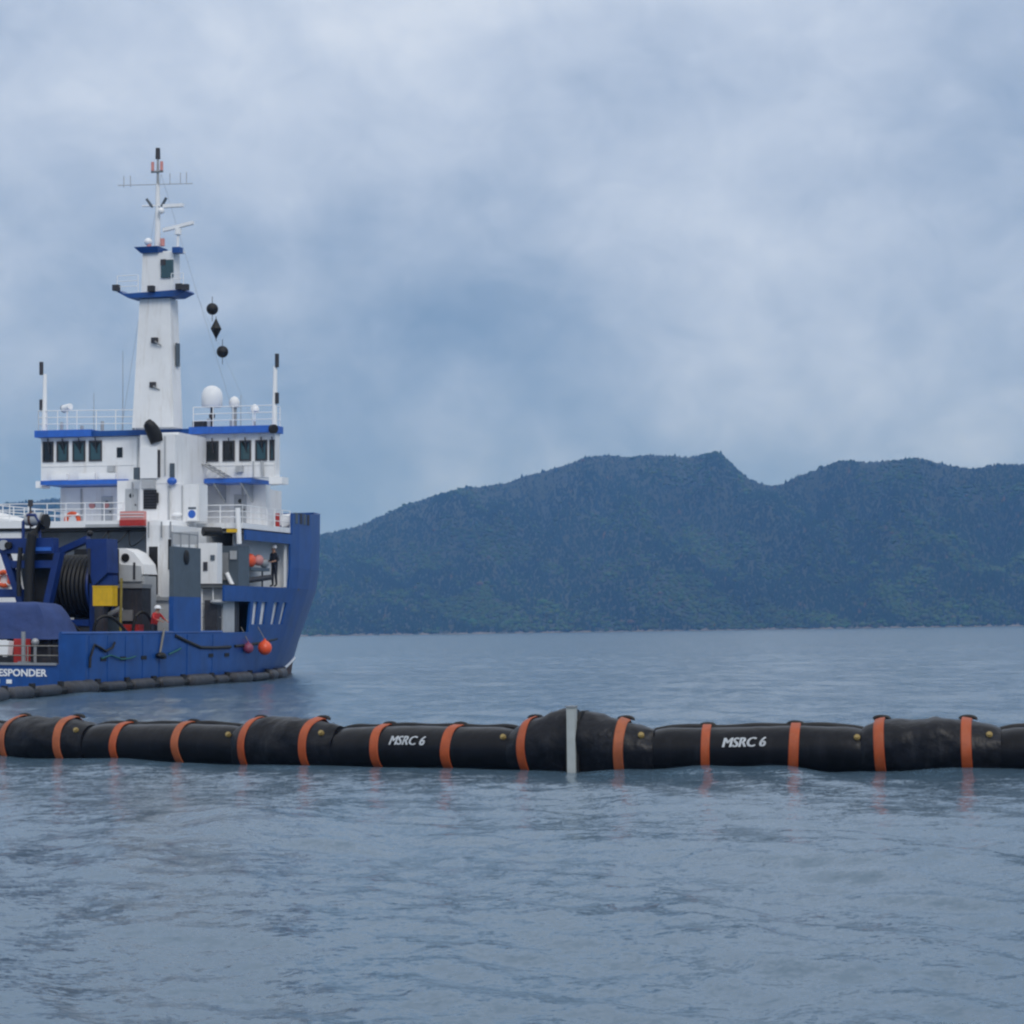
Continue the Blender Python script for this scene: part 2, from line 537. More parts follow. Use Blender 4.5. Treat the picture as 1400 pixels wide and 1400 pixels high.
def build_forest():
    N = 70000
    bmin, bmax = -0.34, 0.34
    b = rng.uniform(bmin, bmax, N)
    u = rng.uniform(0.0, 1.06, N)
    X, Y, Z = terrain(b, u)
    # patches of broadleaf among the conifers
    pat = np.sin(b * 130 + 5 * np.sin(u * 9)) + np.sin(u * 17 + b * 61) + 0.8 * np.sin(b * 310 + u * 23) + rng.normal(0, 0.7, N) + (0.5 - u) * 1.6
    pat = pat + 1.3 * np.sin(b * 38 + 7 * u + 1.2) * np.sin(u * 7 - b * 25) 
    broad = pat > 0.9
    H = np.where(broad, rng.uniform(5, 8, N), rng.uniform(6, 10.5, N)) * np.where(u > 0.9, 0.75, 1.0)
    H = H * np.where(rng.random(N) < 0.04, 1.7, 1.0)
    W = np.where(broad, H * rng.uniform(0.6, 0.85, N), H * rng.uniform(0.36, 0.48, N))
    # conifer template: two stacked ragged cones; broadleaf: lumpy low-poly crown
    def ring(n, r, z, off=0.0):
        return [(r * math.cos(2 * math.pi * (k + off) / n), r * math.sin(2 * math.pi * (k + off) / n), z) for k in range(n)]
    cv = ring(5, 1.0, 0.05) + [(0, 0, 0.72)] + ring(5, 0.66, 0.42, 0.5) + [(0, 0, 1.0)]
    cf = [(k, (k + 1) % 5, 5) for k in range(5)] + [(6 + k, 6 + (k + 1) % 5, 11) for k in range(5)]
    bv = [(0, 0, 0.1)] + ring(5, 0.85, 0.30) + ring(5, 1.0, 0.66, 0.5) + [(0.1, 0.05, 1.0)]
    bf = [(0, 1 + (k + 1) % 5, 1 + k) for k in range(5)]
    for k in range(5):
        k2 = (k + 1) % 5
        bf += [(1 + k, 1 + k2, 6 + k), (1 + k2, 6 + k2, 6 + k), (6 + k, 6 + k2, 11)]
    V, Fc, Cc = [], [], []
    off = 0
    for sel, tv, tf in ((~broad, cv, cf), (broad, bv, bf)):
        ids = np.where(sel)[0]
        tv, tf = np.array(tv), np.array(tf)
        n = len(ids)
        ang = rng.uniform(0, 6.28, n)
        ca, sa = np.cos(ang)[:, None], np.sin(ang)[:, None]
        jit = rng.uniform(0.75, 1.25, (n, len(tv)))
        lx = (tv[:, 0][None] * ca - tv[:, 1][None] * sa) * W[ids][:, None] * jit
        ly = (tv[:, 0][None] * sa + tv[:, 1][None] * ca) * W[ids][:, None] * jit
        lz = tv[:, 2][None] * H[ids][:, None]
        P = np.stack([lx + X[ids][:, None], ly + Y[ids][:, None], lz + Z[ids][:, None]], -1).reshape(-1, 3)
        Fq = (tf[None] + (np.arange(n) * len(tv))[:, None, None] + off).reshape(-1, 3)
        off += len(P)
        if sel is broad:
            c0 = np.array([0.035, 0.060, 0.023])
        else:
            c0 = np.array([0.008, 0.019, 0.012])
        cc = c0[None] * (rng.uniform(0.82, 1.2, (n, 1)) * (1 + 0.28 * np.sin(b[ids] * 70 + 4 * u[ids]) * np.sin(u[ids] * 8 + b[ids] * 33))[:, None]) * (1 + rng.normal(0, 0.12, (n, 3)))
        brown = rng.random(n) < 0.006
        cc[brown] = np.array([0.09, 0.06, 0.035])
        cc = np.clip(np.repeat(cc, len(tv), 0), 0, 1)
        V.append(P); Fc.append(Fq); Cc.append(cc)
    V, Fc, Cc = np.vstack(V), np.vstack(Fc), np.vstack(Cc)
    me = bpy.data.meshes.new('forest')
    me.vertices.add(len(V)); me.vertices.foreach_set('co', V.astype(np.float32).ravel())
    me.loops.add(Fc.size); me.loops.foreach_set('vertex_index', Fc.astype(np.int32).ravel())
    me.polygons.add(len(Fc)); me.polygons.foreach_set('loop_start', (np.arange(len(Fc)) * 3).astype(np.int32))
    me.update(calc_edges=True)
    at = me.color_attributes.new('leaf', 'FLOAT_COLOR', 'POINT')
    at.data.foreach_set('color', np.c_[Cc, np.ones(len(Cc))].astype(np.float32).ravel())
    m = bpy.data.materials.new('forest_foliage')
    m.use_nodes = True
    nt = m.node_tree
    ca = nt.nodes.new('ShaderNodeVertexColor'); ca.layer_name = 'leaf'
    nt.links.new(ca.outputs[0], nt.nodes['Principled BSDF'].inputs['Base Color'])
    nt.nodes['Principled BSDF'].inputs['Roughness'].default_value = 0.9
    nt.nodes['Principled BSDF'].inputs['Specular IOR Level'].default_value = 0.1
    me.materials.append(m)
    o = bpy.data.objects.new('forest', me)
    col.objects.link(o)
    tag(o, 'dense mixed forest covering the far hills', 'forest', kind='stuff')
build_forest()

# ------------------------------------------------------------------ haze
hz = MB().box(-4700, 4700, -600, 7700, -3, 500).build('haze', [])
hm = bpy.data.materials.new('damp_air')
hm.use_nodes = True
hm.node_tree.nodes.clear()
ho = hm.node_tree.nodes.new('ShaderNodeOutputMaterial')
hv = hm.node_tree.nodes.new('ShaderNodeVolumePrincipled')
hv.inputs['Color'].default_value = (0.19, 0.46, 1.0, 1)
hv.inputs['Absorption Color'].default_value = (1, 1, 1, 1)
hv.inputs['Density'].default_value = 0.84e-4
hm.node_tree.links.new(hv.outputs[0], ho.inputs['Volume'])
hz.data.materials.clear()
hz.data.materials.append(hm)
tag(hz, 'thin blue haze over the water and hills', 'haze', kind='stuff')

# ------------------------------------------------------------------ response vessel
# ship coordinates: x to starboard, y forward from the transom, z up from the waterline
ship = empty('response_vessel', (-29.1, 110.1, 0), (0, R(1.0), R(-16.5)))
tag(ship, 'blue hulled oil spill response vessel with white bridge and tall white mast', 'ship')
SHIP_M = Matrix.LocRotScale(Vector(ship.location), ship.rotation_euler.to_quaternion(), None)
def P(mb, name, mat, parent=None, smooth=False):
    return mb.build(name, mat, ship if parent is None else parent, smooth)
def aboard(o):
    """place a free-standing thing, built in ship coordinates, on the vessel"""
    o.matrix_world = SHIP_M
    return o
def B(x0, x1, y0, y1, z0, z1):
    return MB().box(x0, x1, y0, y1, z0, z1)

def catmull(p, n=24):
    Q = np.array(p, float)
    out = []
    for i in range(1, len(Q) - 2):
        a, b, c, d = Q[i - 1], Q[i], Q[i + 1], Q[i + 2]
        for k in range(n):
            t = k / n
            out.append(.5 * ((2 * b) + (-a + c) * t + (2 * a - 5 * b + 4 * c - d) * t * t + (-a + 3 * b - 3 * c + d) * t ** 3))
    out.append(Q[-2])
    return np.array(out)
def half_breadth(t_or_s, z, fore):
    """half breadth: aft of y=30 by station, forward of it by fraction s towards the stem"""
    k = min(1.0, max(0.0, z) / 6.3) ** 0.72
    if not fore:
        wl_ = np.interp(t_or_s, [0, 1.6, 15, 20, 25, 30], [6.9, 7.45, 7.45, 7.15, 6.4, 5.2])
        tp_ = np.interp(t_or_s, [0, 1.6, 26, 30], [7.0, 7.5, 7.5, 7.4])
    else:
        wl_ = np.interp(t_or_s, [0, 0.25, 0.5, 0.75, 1], [5.2, 4.0, 2.65, 1.3, 0.0])
        tp_ = np.interp(t_or_s, [0, 0.14, 0.33, 0.5, 0.7, 0.9, 1], [7.4, 7.0, 5.9, 4.6, 2.85, 0.95, 0.0])
    return float(wl_ + (tp_ - wl_) * k)
def stem_y(z):
    return 46.4 + 4.3 * min(1.0, max(0.0, z) / 6.3) ** 0.9 + 0.12 * max(0, z - 6.3)
def top_z(y):
    return 10.35 + 1.15 * max(0.0, (y - 31) / 19.0)

HZ = [-1.2, 0.32, 0.9, 1.55, 2.3, 3.05, 3.5, 4.2, 4.85, 5.75, 7.0, 8.45, 9.05, 10.35]
HT = [0, 0.5, 1.6, 4, 8, 11.7, 15.3, 18.5, 20.8, 21.5, 22.5, 22.95, 23.75, 24.25, 25.15, 26.35, 27.25, 28.0, 28.45, 28.8, 30]
SLOTS = [(22.95, 23.75), (24.25, 25.15), (26.35, 27.25), (28.0, 28.8)]
def plated(t0, t1, z0, z1):
    t, z = (t0 + t1) / 2, (z0 + z1) / 2
    if z < 3.05:
        return True
    if t < 18.5:
        return False
    if z < 4.85:
        if t < 22.5:
            return False
        if z > 3.5 and any(a < t < b for a, b in SLOTS):
            return False
        return True
    if z < 5.75:
        return True
    if z < 8.45:
        return t > 28.45
    if z < 9.05:
        return t > 21.5
    return t > 28.8
def hull_part(name, zlo, zhi, mat, skip_low_stern=True):
    mb = MB()
    zs = [z for z in HZ if zlo <= z <= zhi]
    for sgn in (1, -1):
        for i in range(len(HT) - 1):
            for j in range(len(zs) - 1):
                t0, t1, z0, z1 = HT[i], HT[i + 1], zs[j], zs[j + 1]
                if not plated(t0, t1, z0, z1):
                    continue
                q = [(t0, z0), (t1, z0), (t1, z1), (t0, z1)]
                mb.add([(sgn * half_breadth(t, z, False), t, z) for t, z in q], [(0, 1, 2, 3)])
        ss = np.linspace(0, 1, 15)
        for i in range(14):
            for j in range(len(zs) - 1):
                q = [(ss[i], zs[j]), (ss[i + 1], zs[j]), (ss[i + 1], zs[j + 1]), (ss[i], zs[j + 1])]
                vv = []
                for s, z in q:
                    z += 0.75 * s if z == 0.32 else (0.35 * s if z == 0.9 else 0.0)
                    y = 30 + s * (stem_y(z) - 30)
                    zz = z if z < 10.3 else top_z(y)
                    vv.append((sgn * half_breadth(s, z, True), y, zz))
                mb.add(vv, [(0, 1, 2, 3)])
    if zlo < 1:
        tz = [z for z in zs if z <= 1.55]
        for j in range(len(tz) - 1):
            b0, b1 = half_breadth(0, tz[j], False), half_breadth(0, tz[j + 1], False)
            mb.add([(-b0, 0, tz[j]), (b0, 0, tz[j]), (b1, 0, tz[j + 1]), (-b1, 0, tz[j + 1])], [(0, 1, 2, 3)])
    o = P(mb, name, mat)
    bm = bmesh.new(); bm.from_mesh(o.data)
    bmesh.ops.remove_doubles(bm, verts=bm.verts, dist=0.002)
    bmesh.ops.recalc_face_normals(bm, faces=bm.faces)
    bm.to_mesh(o.data); bm.free()
    md = o.modifiers.new('plate', 'SOLIDIFY')
    md.thickness = 0.14
    md.offset = 0.0
    return o
hull_part('hull', 0.32, 10.35, 'hull')
hull_part('boot_top', -1.2, 0.32, 'redbrown')
for sgn in (1, -1):
    P(MB().tube([(sgn * (half_breadth(s, 0.34 + 0.75 * s, True) + 0.07), 30 + s * (stem_y(0.34 + 0.75 * s) - 30), 0.36 + 0.75 * s) for s in np.linspace(0.15, 0.97, 14)], 0.13, 6), 'waterline_stripe', 'white')
# decks
def deck(name, y0, y1, z, mat='deck', inset=0.12):
    ys = np.linspace(y0, y1, 24)
    pts = []
    for y in ys:
        if y <= 30:
            b = half_breadth(y, z, False)
        else:
            b = half_breadth((y - 30) / (stem_y(z) - 30), z, True)
        pts.append((max(0.02, b - inset), y))
    poly = [(x, y) for x, y in pts] + [(-x, y) for x, y in reversed(pts)]
    n = len(poly)
    mb = MB()
    mb.add([(x, y, z - 0.12) for x, y in poly] + [(x, y, z) for x, y in poly],
           [tuple(range(n - 1, -1, -1)), tuple(range(n, 2 * n))] + [(i, (i + 1) % n, (i + 1) % n + n, i + n) for i in range(n)])
    return P(mb, name, mat)
deck('main_deck', 0.15, 30, 1.5)
deck('forecastle_deck', 21.6, 49.8, 9.0, 'deck', 0.1)
for s in (-1, 1):
    x0, x1 = sorted((s * 5.2, s * 7.28))
    P(B(x0, x1, 18.7, 30.5, 5.62, 5.74), 'side_deck', 'deck')
# bulwark rail caps
for s in (-1, 1):
    mb = MB()
    mb.tube([(s * half_breadth(t, 3.05, False), t, 3.07) for t in (0.05, 1.6, 5, 10, 15, 18.4)], 0.10, 6)
    P(mb, 'rail_cap', 'hull', smooth=True)
# rubbing strakes and scuppers on the starboard side
P(MB().tube([(half_breadth(t, 2.2, False) + 0.09, t, z) for t, z in ((11.9, 2.9), (13.5, 2.55), (15.2, 2.22), (17.3, 2.18), (19.6, 2.2))], 0.10, 6), 'rubbing_strake', 'black')
P(MB().tube([(half_breadth(t, 2.3, False) + 0.09, t, z) for t, z in ((20.3, 2.24), (22.5, 2.28), (25.5, 2.42), (28.6, 2.62))], 0.09, 6), 'rubbing_strake', 'black')
for t in (3.2, 5.4, 7.8, 10.2, 16.4, 18.8):
    b = half_breadth(t, 1.75, False)
    P(B(b + 0.05, b + 0.105, t, t + 0.62, 1.66, 1.86), 'scupper', 'black')
# bulwark frames (welded plate seams) give the side its relief
for t in (2.0, 4.0, 6.0, 8.0, 10.0, 13.5, 17.0):
    P(MB().add([(half_breadth(t + dt, z, False) + dx, t + dt, z) for z in (0.5, 2.95) for dt, dx in ((-0.04, 0.065), (0.04, 0.065), (0.04, 0.10), (-0.04, 0.10))],
               [(0, 1, 2, 3), (7, 6, 5, 4), (0, 4, 5, 1), (1, 5, 6, 2), (2, 6, 7, 3), (3, 7, 4, 0)]), 'plate_seam', 'hull')
# name on the transom
v_, f_ = text_points('RESPONDER', 0.50, bold=0.012, extrude=0.012)
wid = max(p[0] for p in v_)
k_ = 3.02 / wid
nm = MB().add([(3.30 + p[0] * k_, -0.085 - p[2], 0.955 + p[1] * 0.98) for p in v_], f_)
P(nm, 'name_lettering', 'white2')
for x0, x1 in ((3.02, 3.42), (3.52, 3.70), (4.08, 4.38)):
    P(B(x0, x1, -0.10, -0.072, 0.58, 0.78), 'faded_port_lettering', 'white2')
P(B(-6.9, 6.85, -0.16, 0.0, 1.50, 1.62), 'transom_rail', 'steel')

# ---- boat deck and main deckhouse
P(B(-7.95, 4.4, 18.0, 30.2, 9.12, 9.50), 'boat_deck', 'white2')
P(B(4.4, 7.36, 21.5, 30.2, 9.14, 9.46), 'boat_deck', 'white')
P(B(-7.3, 4.3, 18.1, 20.4, 8.95, 9.12), 'deck_beam', 'black')
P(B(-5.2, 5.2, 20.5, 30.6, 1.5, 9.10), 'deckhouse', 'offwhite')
P(B(-7.3, -5.3, 18.2, 21.0, 1.5, 8.95), 'deckhouse_wing', 'white')
P(B(3.85, 5.5, 16.0, 20.5, 1.5, 9.1), 'stair_casing', 'white')
P(B(4.02, 4.60, 15.95, 16.0, 5.2, 7.9), 'doorway', 'black')
P(B(4.60, 4.70, 15.90, 15.99, 5.1, 8.0), 'door_frame', 'white2')
P(B(5.22, 5.5, 15.93, 16.0, 6.6, 8.3), 'doorway', 'black')
P(B(3.95, 5.35, 15.8, 15.99, 4.85, 5.05), 'door_step', 'offwhite')
for x in (4.05, 4.85, 5.4):
    P(MB().cyl((x, 15.85, 8.4), (x, 15.85, 9.3), 0.05), 'stanchion', 'steel')
# side tower: grey above, blue below
tw = P(B(7.28, 7.56, 11.7, 15.25, 3.05, 5.02), 'wind_wall', 'hull')
P(B(7.29, 7.555, 11.72, 15.23, 5.022, 7.75), 'wind_wall', 'grey')
P(MB().ball((7.6, 13.3, 7.2), 0.33, sx=0.3, sz=1.25), 'vent_cowl', 'black', smooth=True)
for t in (11.8, 12.9, 14.0, 15.1):
    P(MB().cyl((7.42, t, 7.75), (7.42, t, 8.55), 0.045), 'stanchion', 'steel')
P(MB().cyl((7.42, 11.8, 8.5), (7.42, 15.1, 8.5), 0.04), 'handrail', 'steel')
P(B(5.6, 7.2, 15.6, 15.7, 8.0, 8.7), 'dodger_panel', 'offwhite')
# white ladder house abreast the deckhouse
P(B(5.55, 6.85, 19.0, 19.7, 5.85, 8.20), 'winch_house', 'white')
P(B(5.45, 7.15, 18.9, 20.9, 5.62, 5.85), 'house_sill', 'dark')
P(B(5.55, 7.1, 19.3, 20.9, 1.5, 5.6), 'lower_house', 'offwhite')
for z in (3.9, 4.7):
    P(MB().cyl((5.6, 19.0, z), (7.2, 19.0, z), 0.035), 'handrail', 'steel')
for x in (5.9, 6.6):
    P(MB().cyl((x, 19.0, 3.0), (x, 19.0, 5.6), 0.04), 'stanchion', 'white2')
P(B(6.0, 6.25, 18.93, 19.0, 6.6, 7.1), 'hatch_handle', 'dark')
P(B(6.45, 6.7, 18.93, 19.0, 7.2, 7.5), 'hatch_handle', 'grey')
P(MB().cyl((6.1, 18.7, 8.85), (6.85, 19.5, 8.85), 0.27, n=14), 'air_intake', 'black', smooth=True)
P(B(6.9, 7.5, 20.2, 20.4, 8.85, 9.05), 'crane_rest', 'yellow')
P(MB().cyl((7.35, 21.0, 8.2), (7.25, 21.0, 10.3), 0.15, n=12), 'davit_post', 'white2', smooth=True)
P(MB().cyl((7.0, 20.9, 5.7), (6.6, 20.9, 6.5), 0.14, n=10), 'davit_foot', 'white2', smooth=True)
P(B(6.2, 7.3, 21.0, 22.6, 5.75, 8.1), 'machinery_casing', 'grey')
P(B(6.3, 6.7, 20.9, 21.0, 6.1, 7.7), 'casing_panel', 'steel')
P(B(6.8, 7.2, 20.9, 21.0, 7.3, 7.8), 'casing_panel', 'offwhite')
P(MB().cyl((6.9, 21.6, 6.0), (7.2, 26.0, 6.35), 0.17, n=10), 'capstan_shaft', 'dark', smooth=True)
P(B(7.12, 7.26, 28.3, 28.44, 5.8, 8.4), 'bay_frame', 'white2')
# inner side wall seen through the freeing ports
for a, b in SLOTS:
    q = [(half_breadth(t, z, False) - d, t, z) for d in (0.20, 0.10) for t, z in ((a - 0.05, 3.46), (b + 0.05, 3.46), (b + 0.05, 4.89), (a - 0.05, 4.89))]
    P(MB().add(q, [(0, 1, 2, 3), (7, 6, 5, 4), (0, 4, 5, 1), (1, 5, 6, 2), (2, 6, 7, 3), (3, 7, 4, 0)]), 'freeing_port_flap', 'white2')
P(B(6.2, 6.3, 22.65, 29.0, 5.76, 8.9), 'bay_wall', 'white2')
P(B(6.3, 7.2, 28.9, 29.0, 5.76, 8.9), 'bay_bulkhead', 'white2')
P(B(6.2, 7.0, 18.7, 21.8, 1.6, 4.9), 'dark_locker', 'dark')
P(B(7.0, 7.08, 19.6, 20.5, 1.8, 4.4), 'locker_door', 'blue')
P(MB().ball((7.0, 18.9, 4.8), 0.45, sy=1.6, sz=0.35), 'light_cowl', 'offwhite', smooth=True)

# ---- level two house
P(B(-7.9, 6.15, 27.8, 28.5, 9.50, 12.10), 'accommodation_house', 'white')
P(B(-4.6, 4.4, 28.5, 34.5, 9.50, 12.10), 'accommodation_house', 'white')
P(B(-8.1, -2.2, 25.6, 28.6, 12.15, 12.42), 'bridge_deck_edge', 'trim')
P(B(2.1, 6.1, 25.6, 28.6, 12.10, 12.36), 'bridge_deck_edge', 'trim')
P(B(-2.2, 2.1, 25.9, 34.5, 12.15, 12.40), 'bridge_deck_edge', 'white')
for x in (-5.3, -4.3):
    P(MB().cyl((x - 0.35, 27.79, 10.95), (x - 0.35, 27.7, 10.95), 0.2, n=14), 'porthole', 'fadedred')
P(B(-3.85, -3.6, 27.74, 27.8, 10.9, 11.35), 'light_fitting', 'dark')
P(B(-2.75, -2.45, 27.74, 27.8, 9.6, 12.0), 'doorway', 'glass2')
for x in (3.4, 5.2):
    P(MB().add([(x, 26.0, 12.1), (x + 0.1, 26.0, 12.1), (x + 0.1, 27.79, 12.1), (x, 27.79, 12.1), (x, 27.79, 11.0), (x + 0.1, 27.79, 11.0)],
               [(0, 1, 2, 3), (0, 4, 5, 1), (0, 3, 4), (1, 5, 2), (3, 2, 5, 4)]), 'bracket', 'offwhite')
# ---- wheelhouse
wh = P(B(-8.28, 7.5, 26.0, 26.75, 12.42, 15.10), 'wheelhouse', 'white')
P(B(-5.2, 4.6, 26.75, 33.5, 12.42, 15.10), 'wheelhouse', 'white')
P(B(-8.5, -4.6, 25.55, 27.0, 15.12, 15.55), 'roof_band', 'trim')
P(B(-4.6, 2.0, 25.7, 33.8, 15.12, 15.45), 'roof_band', 'hull')
P(B(2.0, 7.62, 25.55, 27.0, 15.10, 15.53), 'roof_band', 'trim')
P(MB().cyl((7.5, 25.5, 15.28), (7.75, 25.35, 15.28), 0.27, n=12), 'searchlight', 'black')
for x0, x1 in ((-8.6, -8.15), (7.15, 8.0)):
    P(B(x0, x1, 25.9, 26.9, 12.0, 12.42), 'wing_step', 'white2')
def window(x0, x1, z0, z1, y, mat, flip=False):
    w = P(B(x0 + 0.05, x1 - 0.05, y - 0.03, y - 0.005, z0 + 0.05, z1 - 0.05), 'window', mat)
    fr = MB()
    d = 0.075
    fr.box(x0 - 0.02, x1 + 0.02, y - 0.075, y - 0.001, z1 - d, z1 + 0.02)
    fr.box(x0 - 0.02, x1 + 0.02, y - 0.075, y - 0.001, z0 - 0.02, z0 + d)
    fr.box(x0 - 0.02, x0 + d, y - 0.075, y - 0.001, z0 + d, z1 - d)
    fr.box(x1 - d, x1 + 0.02, y - 0.075, y - 0.001, z0 + d, z1 - d)
    fr.build('frame', M['dark'], w)
    bl = MB().prism_t([(x0 + 0.1, z1 - d), ((x0 + x1) / 2 + 0.05, z1 - 0.5 * (z1 - z0)), (x1 - 0.1, z1 - d)], y - 0.05, y - 0.032)
    bl.build('sun_blind', M['glass2'], w)
    wp = MB().cyl(((x0 + x1) / 2, y - 0.10, z1 + 0.2), ((x0 + x1) / 2 + 0.12, y - 0.09, z0 + 0.5), 0.035, n=5)
    wp.build('wiper', M['dark'], w)
    return w
for i, (x0, x1) in enumerate(((-8.12, -7.42), (-7.15, -6.38), (-6.05, -5.22), (-4.92, -4.08))):
    window(x0, x1, 13.62, 14.86, 26.0, 'glass' if i in (1, 2, 3) else 'glass2')
for i, (x0, x1) in enumerate(((1.95, 2.65), (2.98, 3.78), (4.1, 4.85), (5.2, 5.92), (6.25, 6.98), (7.18, 7.46))):
    window(x0, x1, 13.45, 14.66, 26.0, ('glass2', 'glass2', 'glass2', 'glass', 'glass', 'glass')[i])
# side windows of the starboard wing
for y0 in ():
    w_ = P(B(7.705, 7.73, y0, y0 + 0.95, 13.45, 14.66), 'window', 'glass2')
    MB().box(7.70, 7.745, y0 - 0.08, y0, 13.4, 14.7).box(7.70, 7.745, y0 + 0.95, y0 + 1.03, 13.4, 14.7).build('frame', M['dark'], w_)
P(B(-3.04, -2.66, 25.96, 26.0, 13.8, 14.42), 'small_window', 'glass2')
for x in (-6.9, -5.0, -3.6):
    P(B(x - 0.55, x + 0.55, 25.75, 25.99, 12.45, 12.85), 'locker', 'white2')
P(MB().cyl((6.75, 25.9, 12.5), (6.7, 25.85, 13.4), 0.09), 'downpipe', 'offwhite')
# sloping ladder to the bridge deck
mb = MB()
for dx in (0, 0.75):
    mb.cyl((2.7 + dx * 0.3, 25.3 + dx, 13.4), (4.5 + dx * 0.3, 25.3 + dx, 12.4), 0.06, n=6)
for k in range(6):
    mb.cyl((2.8 + k * 0.3, 25.3, 13.36 - k * 0.166), (3.0 + k * 0.3, 26.0, 13.36 - k * 0.166), 0.05, n=5)
P(mb, 'ladder', 'steel')

def railing(pts, h, name='railing', mat='white2', step=1.3, rails=3, r=0.032):
    mb = MB()
    for a, b in zip(pts[:-1], pts[1:]):
        a, b = Vector(a), Vector(b)
        L = (b - a).length
        n = max(1, round(L / step))
        for i in range(n + 1):
            p = a.lerp(b, i / n)
            mb.cyl(p, p + Vector((0, 0, h)), r, n=5)
        for k in range(1, rails + 1):
            o = Vector((0, 0, h * k / rails))
            mb.cyl(a + o, b + o, r * 0.9, n=5)
    return P(mb, name, mat)
railing([(-8.35, 26.9, 15.55), (-8.35, 25.8, 15.55), (-1.7, 25.8, 15.45)], 1.25)
railing([(2.2, 25.8, 15.5), (7.45, 25.8, 15.5), (7.45, 26.9, 15.5)], 1.25)
railing([(-7.3, 18.2, 9.50), (1.3, 18.2, 9.50)], 1.05)
railing([(4.4, 21.7, 9.46), (7.25, 21.7, 9.46), (7.25, 29.0, 9.46)], 1.05)
railing([(-7.3, 18.3, 9.50), (-7.3, 29.8, 9.50)], 1.05)
# wing tip light poles
for x, y in ((-8.0, 25.9), (7.5, 25.9)):
    P(MB().cyl((x, y, 15.5), (x + 0.05, y, 19.1), 0.17, 0.12, n=12), 'light_pole', 'white2', smooth=True)
    sx = -0.18 if x < 0 else 0.18
    for z0, z1 in ((19.05, 19.85), (16.85, 17.5)):
        P(MB().cyl((x + sx, y - 0.05, z0), (x + sx, y - 0.05, z1), 0.13, n=10), 'navigation_light', 'dark', smooth=True)
# satellite dome and small domes
sdm = P(MB().lathe((2.9, 27.0, 16.85), [(0.55, 0.0), (0.64, 0.12), (0.66, 0.62), (0.62, 0.9), (0.48, 1.14), (0.26, 1.29), (0.03, 1.34)], 20), 'satellite_dome', 'white2', smooth=True)
MB().cyl((2.9, 27, 15.5), (2.9, 27, 16.86), 0.11, n=10).cyl((2.9, 27, 16.2), (2.9, 27, 16.45), 0.19, n=10).build('pedestal', M['dark'], sdm)
sd2 = P(MB().lathe((3.95, 28.0, 16.9), [(0.28, 0), (0.33, 0.1), (0.33, 0.4), (0.2, 0.62), (0.02, 0.7)], 14), 'satellite_dome', 'white', smooth=True)
MB().cyl((3.95, 28, 15.5), (3.95, 28, 16.95), 0.16, n=8).build('pedestal', M['steel'], sd2)
sd3 = P(MB().lathe((5.75, 27.0, 16.45), [(0.1, 0), (0.26, 0.08), (0.27, 0.26), (0.16, 0.45), (0.02, 0.52)], 14), 'satellite_dome', 'white2', smooth=True)
MB().cyl((5.75, 27, 15.5), (5.75, 27, 16.5), 0.05, n=8).build('pedestal', M['white2'], sd3)
sl = P(MB().cyl((-6.9, 26.4, 16.95), (-6.3, 26.1, 17.05), 0.24, 0.2, n=12), 'searchlight', 'white2', smooth=True)
MB().cyl((-6.95, 26.42, 16.94), (-6.9, 26.4, 16.95), 0.25, n=12).build('lens', M['dark'], sl)
MB().cyl((-6.6, 26.25, 15.5), (-6.6, 26.25, 16.95), 0.06, n=6).build('stand', M['white2'], sl)
P(B(-2.1, -1.6, 26.2, 26.7, 15.5, 15.95), 'roof_box', 'steel')
P(B(1.9, 2.7, 26.3, 26.9, 15.6, 15.95), 'roof_box', 'dark')
for x, z in ((-3.4, 20.6), (-2.4, 18.6), (4.6, 17.6), (6.9, 17.2), (-5.4, 18.0)):
    P(MB().cyl((x, 27.5, 15.5), (x, 27.5, z), 0.028, 0.015, n=5), 'whip_aerial', 'steel')

# ---- central casing and exhaust abaft the mast
P(B(1.48, 3.72, 20.0, 22.0, 9.50, 14.6), 'funnel_casing', 'white')
P(B(1.2, 3.0, 22.0, 26.0, 9.50, 14.9), 'funnel_casing', 'white')
P(B(3.72, 5.25, 20.0, 21.2, 9.50, 11.68), 'casing_annex', 'white')
P(B(-0.4, 1.48, 20.8, 26.0, 9.50, 12.0), 'casing_annex', 'white')
P(B(1.55, 2.65, 19.85, 20.0, 12.05, 13.88), 'bright_panel', 'white2')
P(B(2.66, 2.78, 19.88, 20.0, 12.1, 13.7), 'panel_hinge', 'dark')
P(B(1.1, 1.48, 19.9, 20.4, 12.0, 12.7), 'bracket', 'grey')
P(B(1.6, 2.5, 19.9, 20.0, 11.45, 12.0), 'vent_panel', 'offwhite')
ex = MB().loft([[(2.30 + r * math.cos(a) + dx, 19.9 + dy + r * math.sin(a), z + 0.12 * math.cos(a)) for a in np.linspace(0, 2 * math.pi, 17)[:-1]]
               for r, dx, dy, z in ((0.40, 0.26, 0.2, 14.15), (0.42, 0.16, 0.05, 14.55), (0.40, 0.04, -0.15, 14.95), (0.32, -0.05, -0.3, 15.2), (0.16, -0.12, -0.36, 15.36))], cap=True)
P(ex, 'exhaust_pipe', 'black', smooth=True)
lv = P(B(1.72, 2.55, 19.93, 20.0, 10.25, 11.38), 'louvre', 'black')
for k in range(6):
    MB().box(1.75, 2.52, 19.88, 19.93, 10.35 + k * 0.17, 10.42 + k * 0.17).build('slat', M['dark'], lv)
P(MB().cyl((2.62, 19.9, 10.6), (2.62, 19.9, 11.2), 0.1, n=8), 'louvre_motor', 'black')
P(MB().ball((3.62, 19.8, 11.85), 0.22, sx=1.4), 'blue_lamp', 'trim', smooth=True)
P(B(3.45, 3.7, 19.85, 20.0, 12.1, 12.9), 'switch_box', 'grey')
sg = P(B(4.55, 5.15, 19.92, 19.98, 9.55, 10.35), 'emblem_board', 'white2')
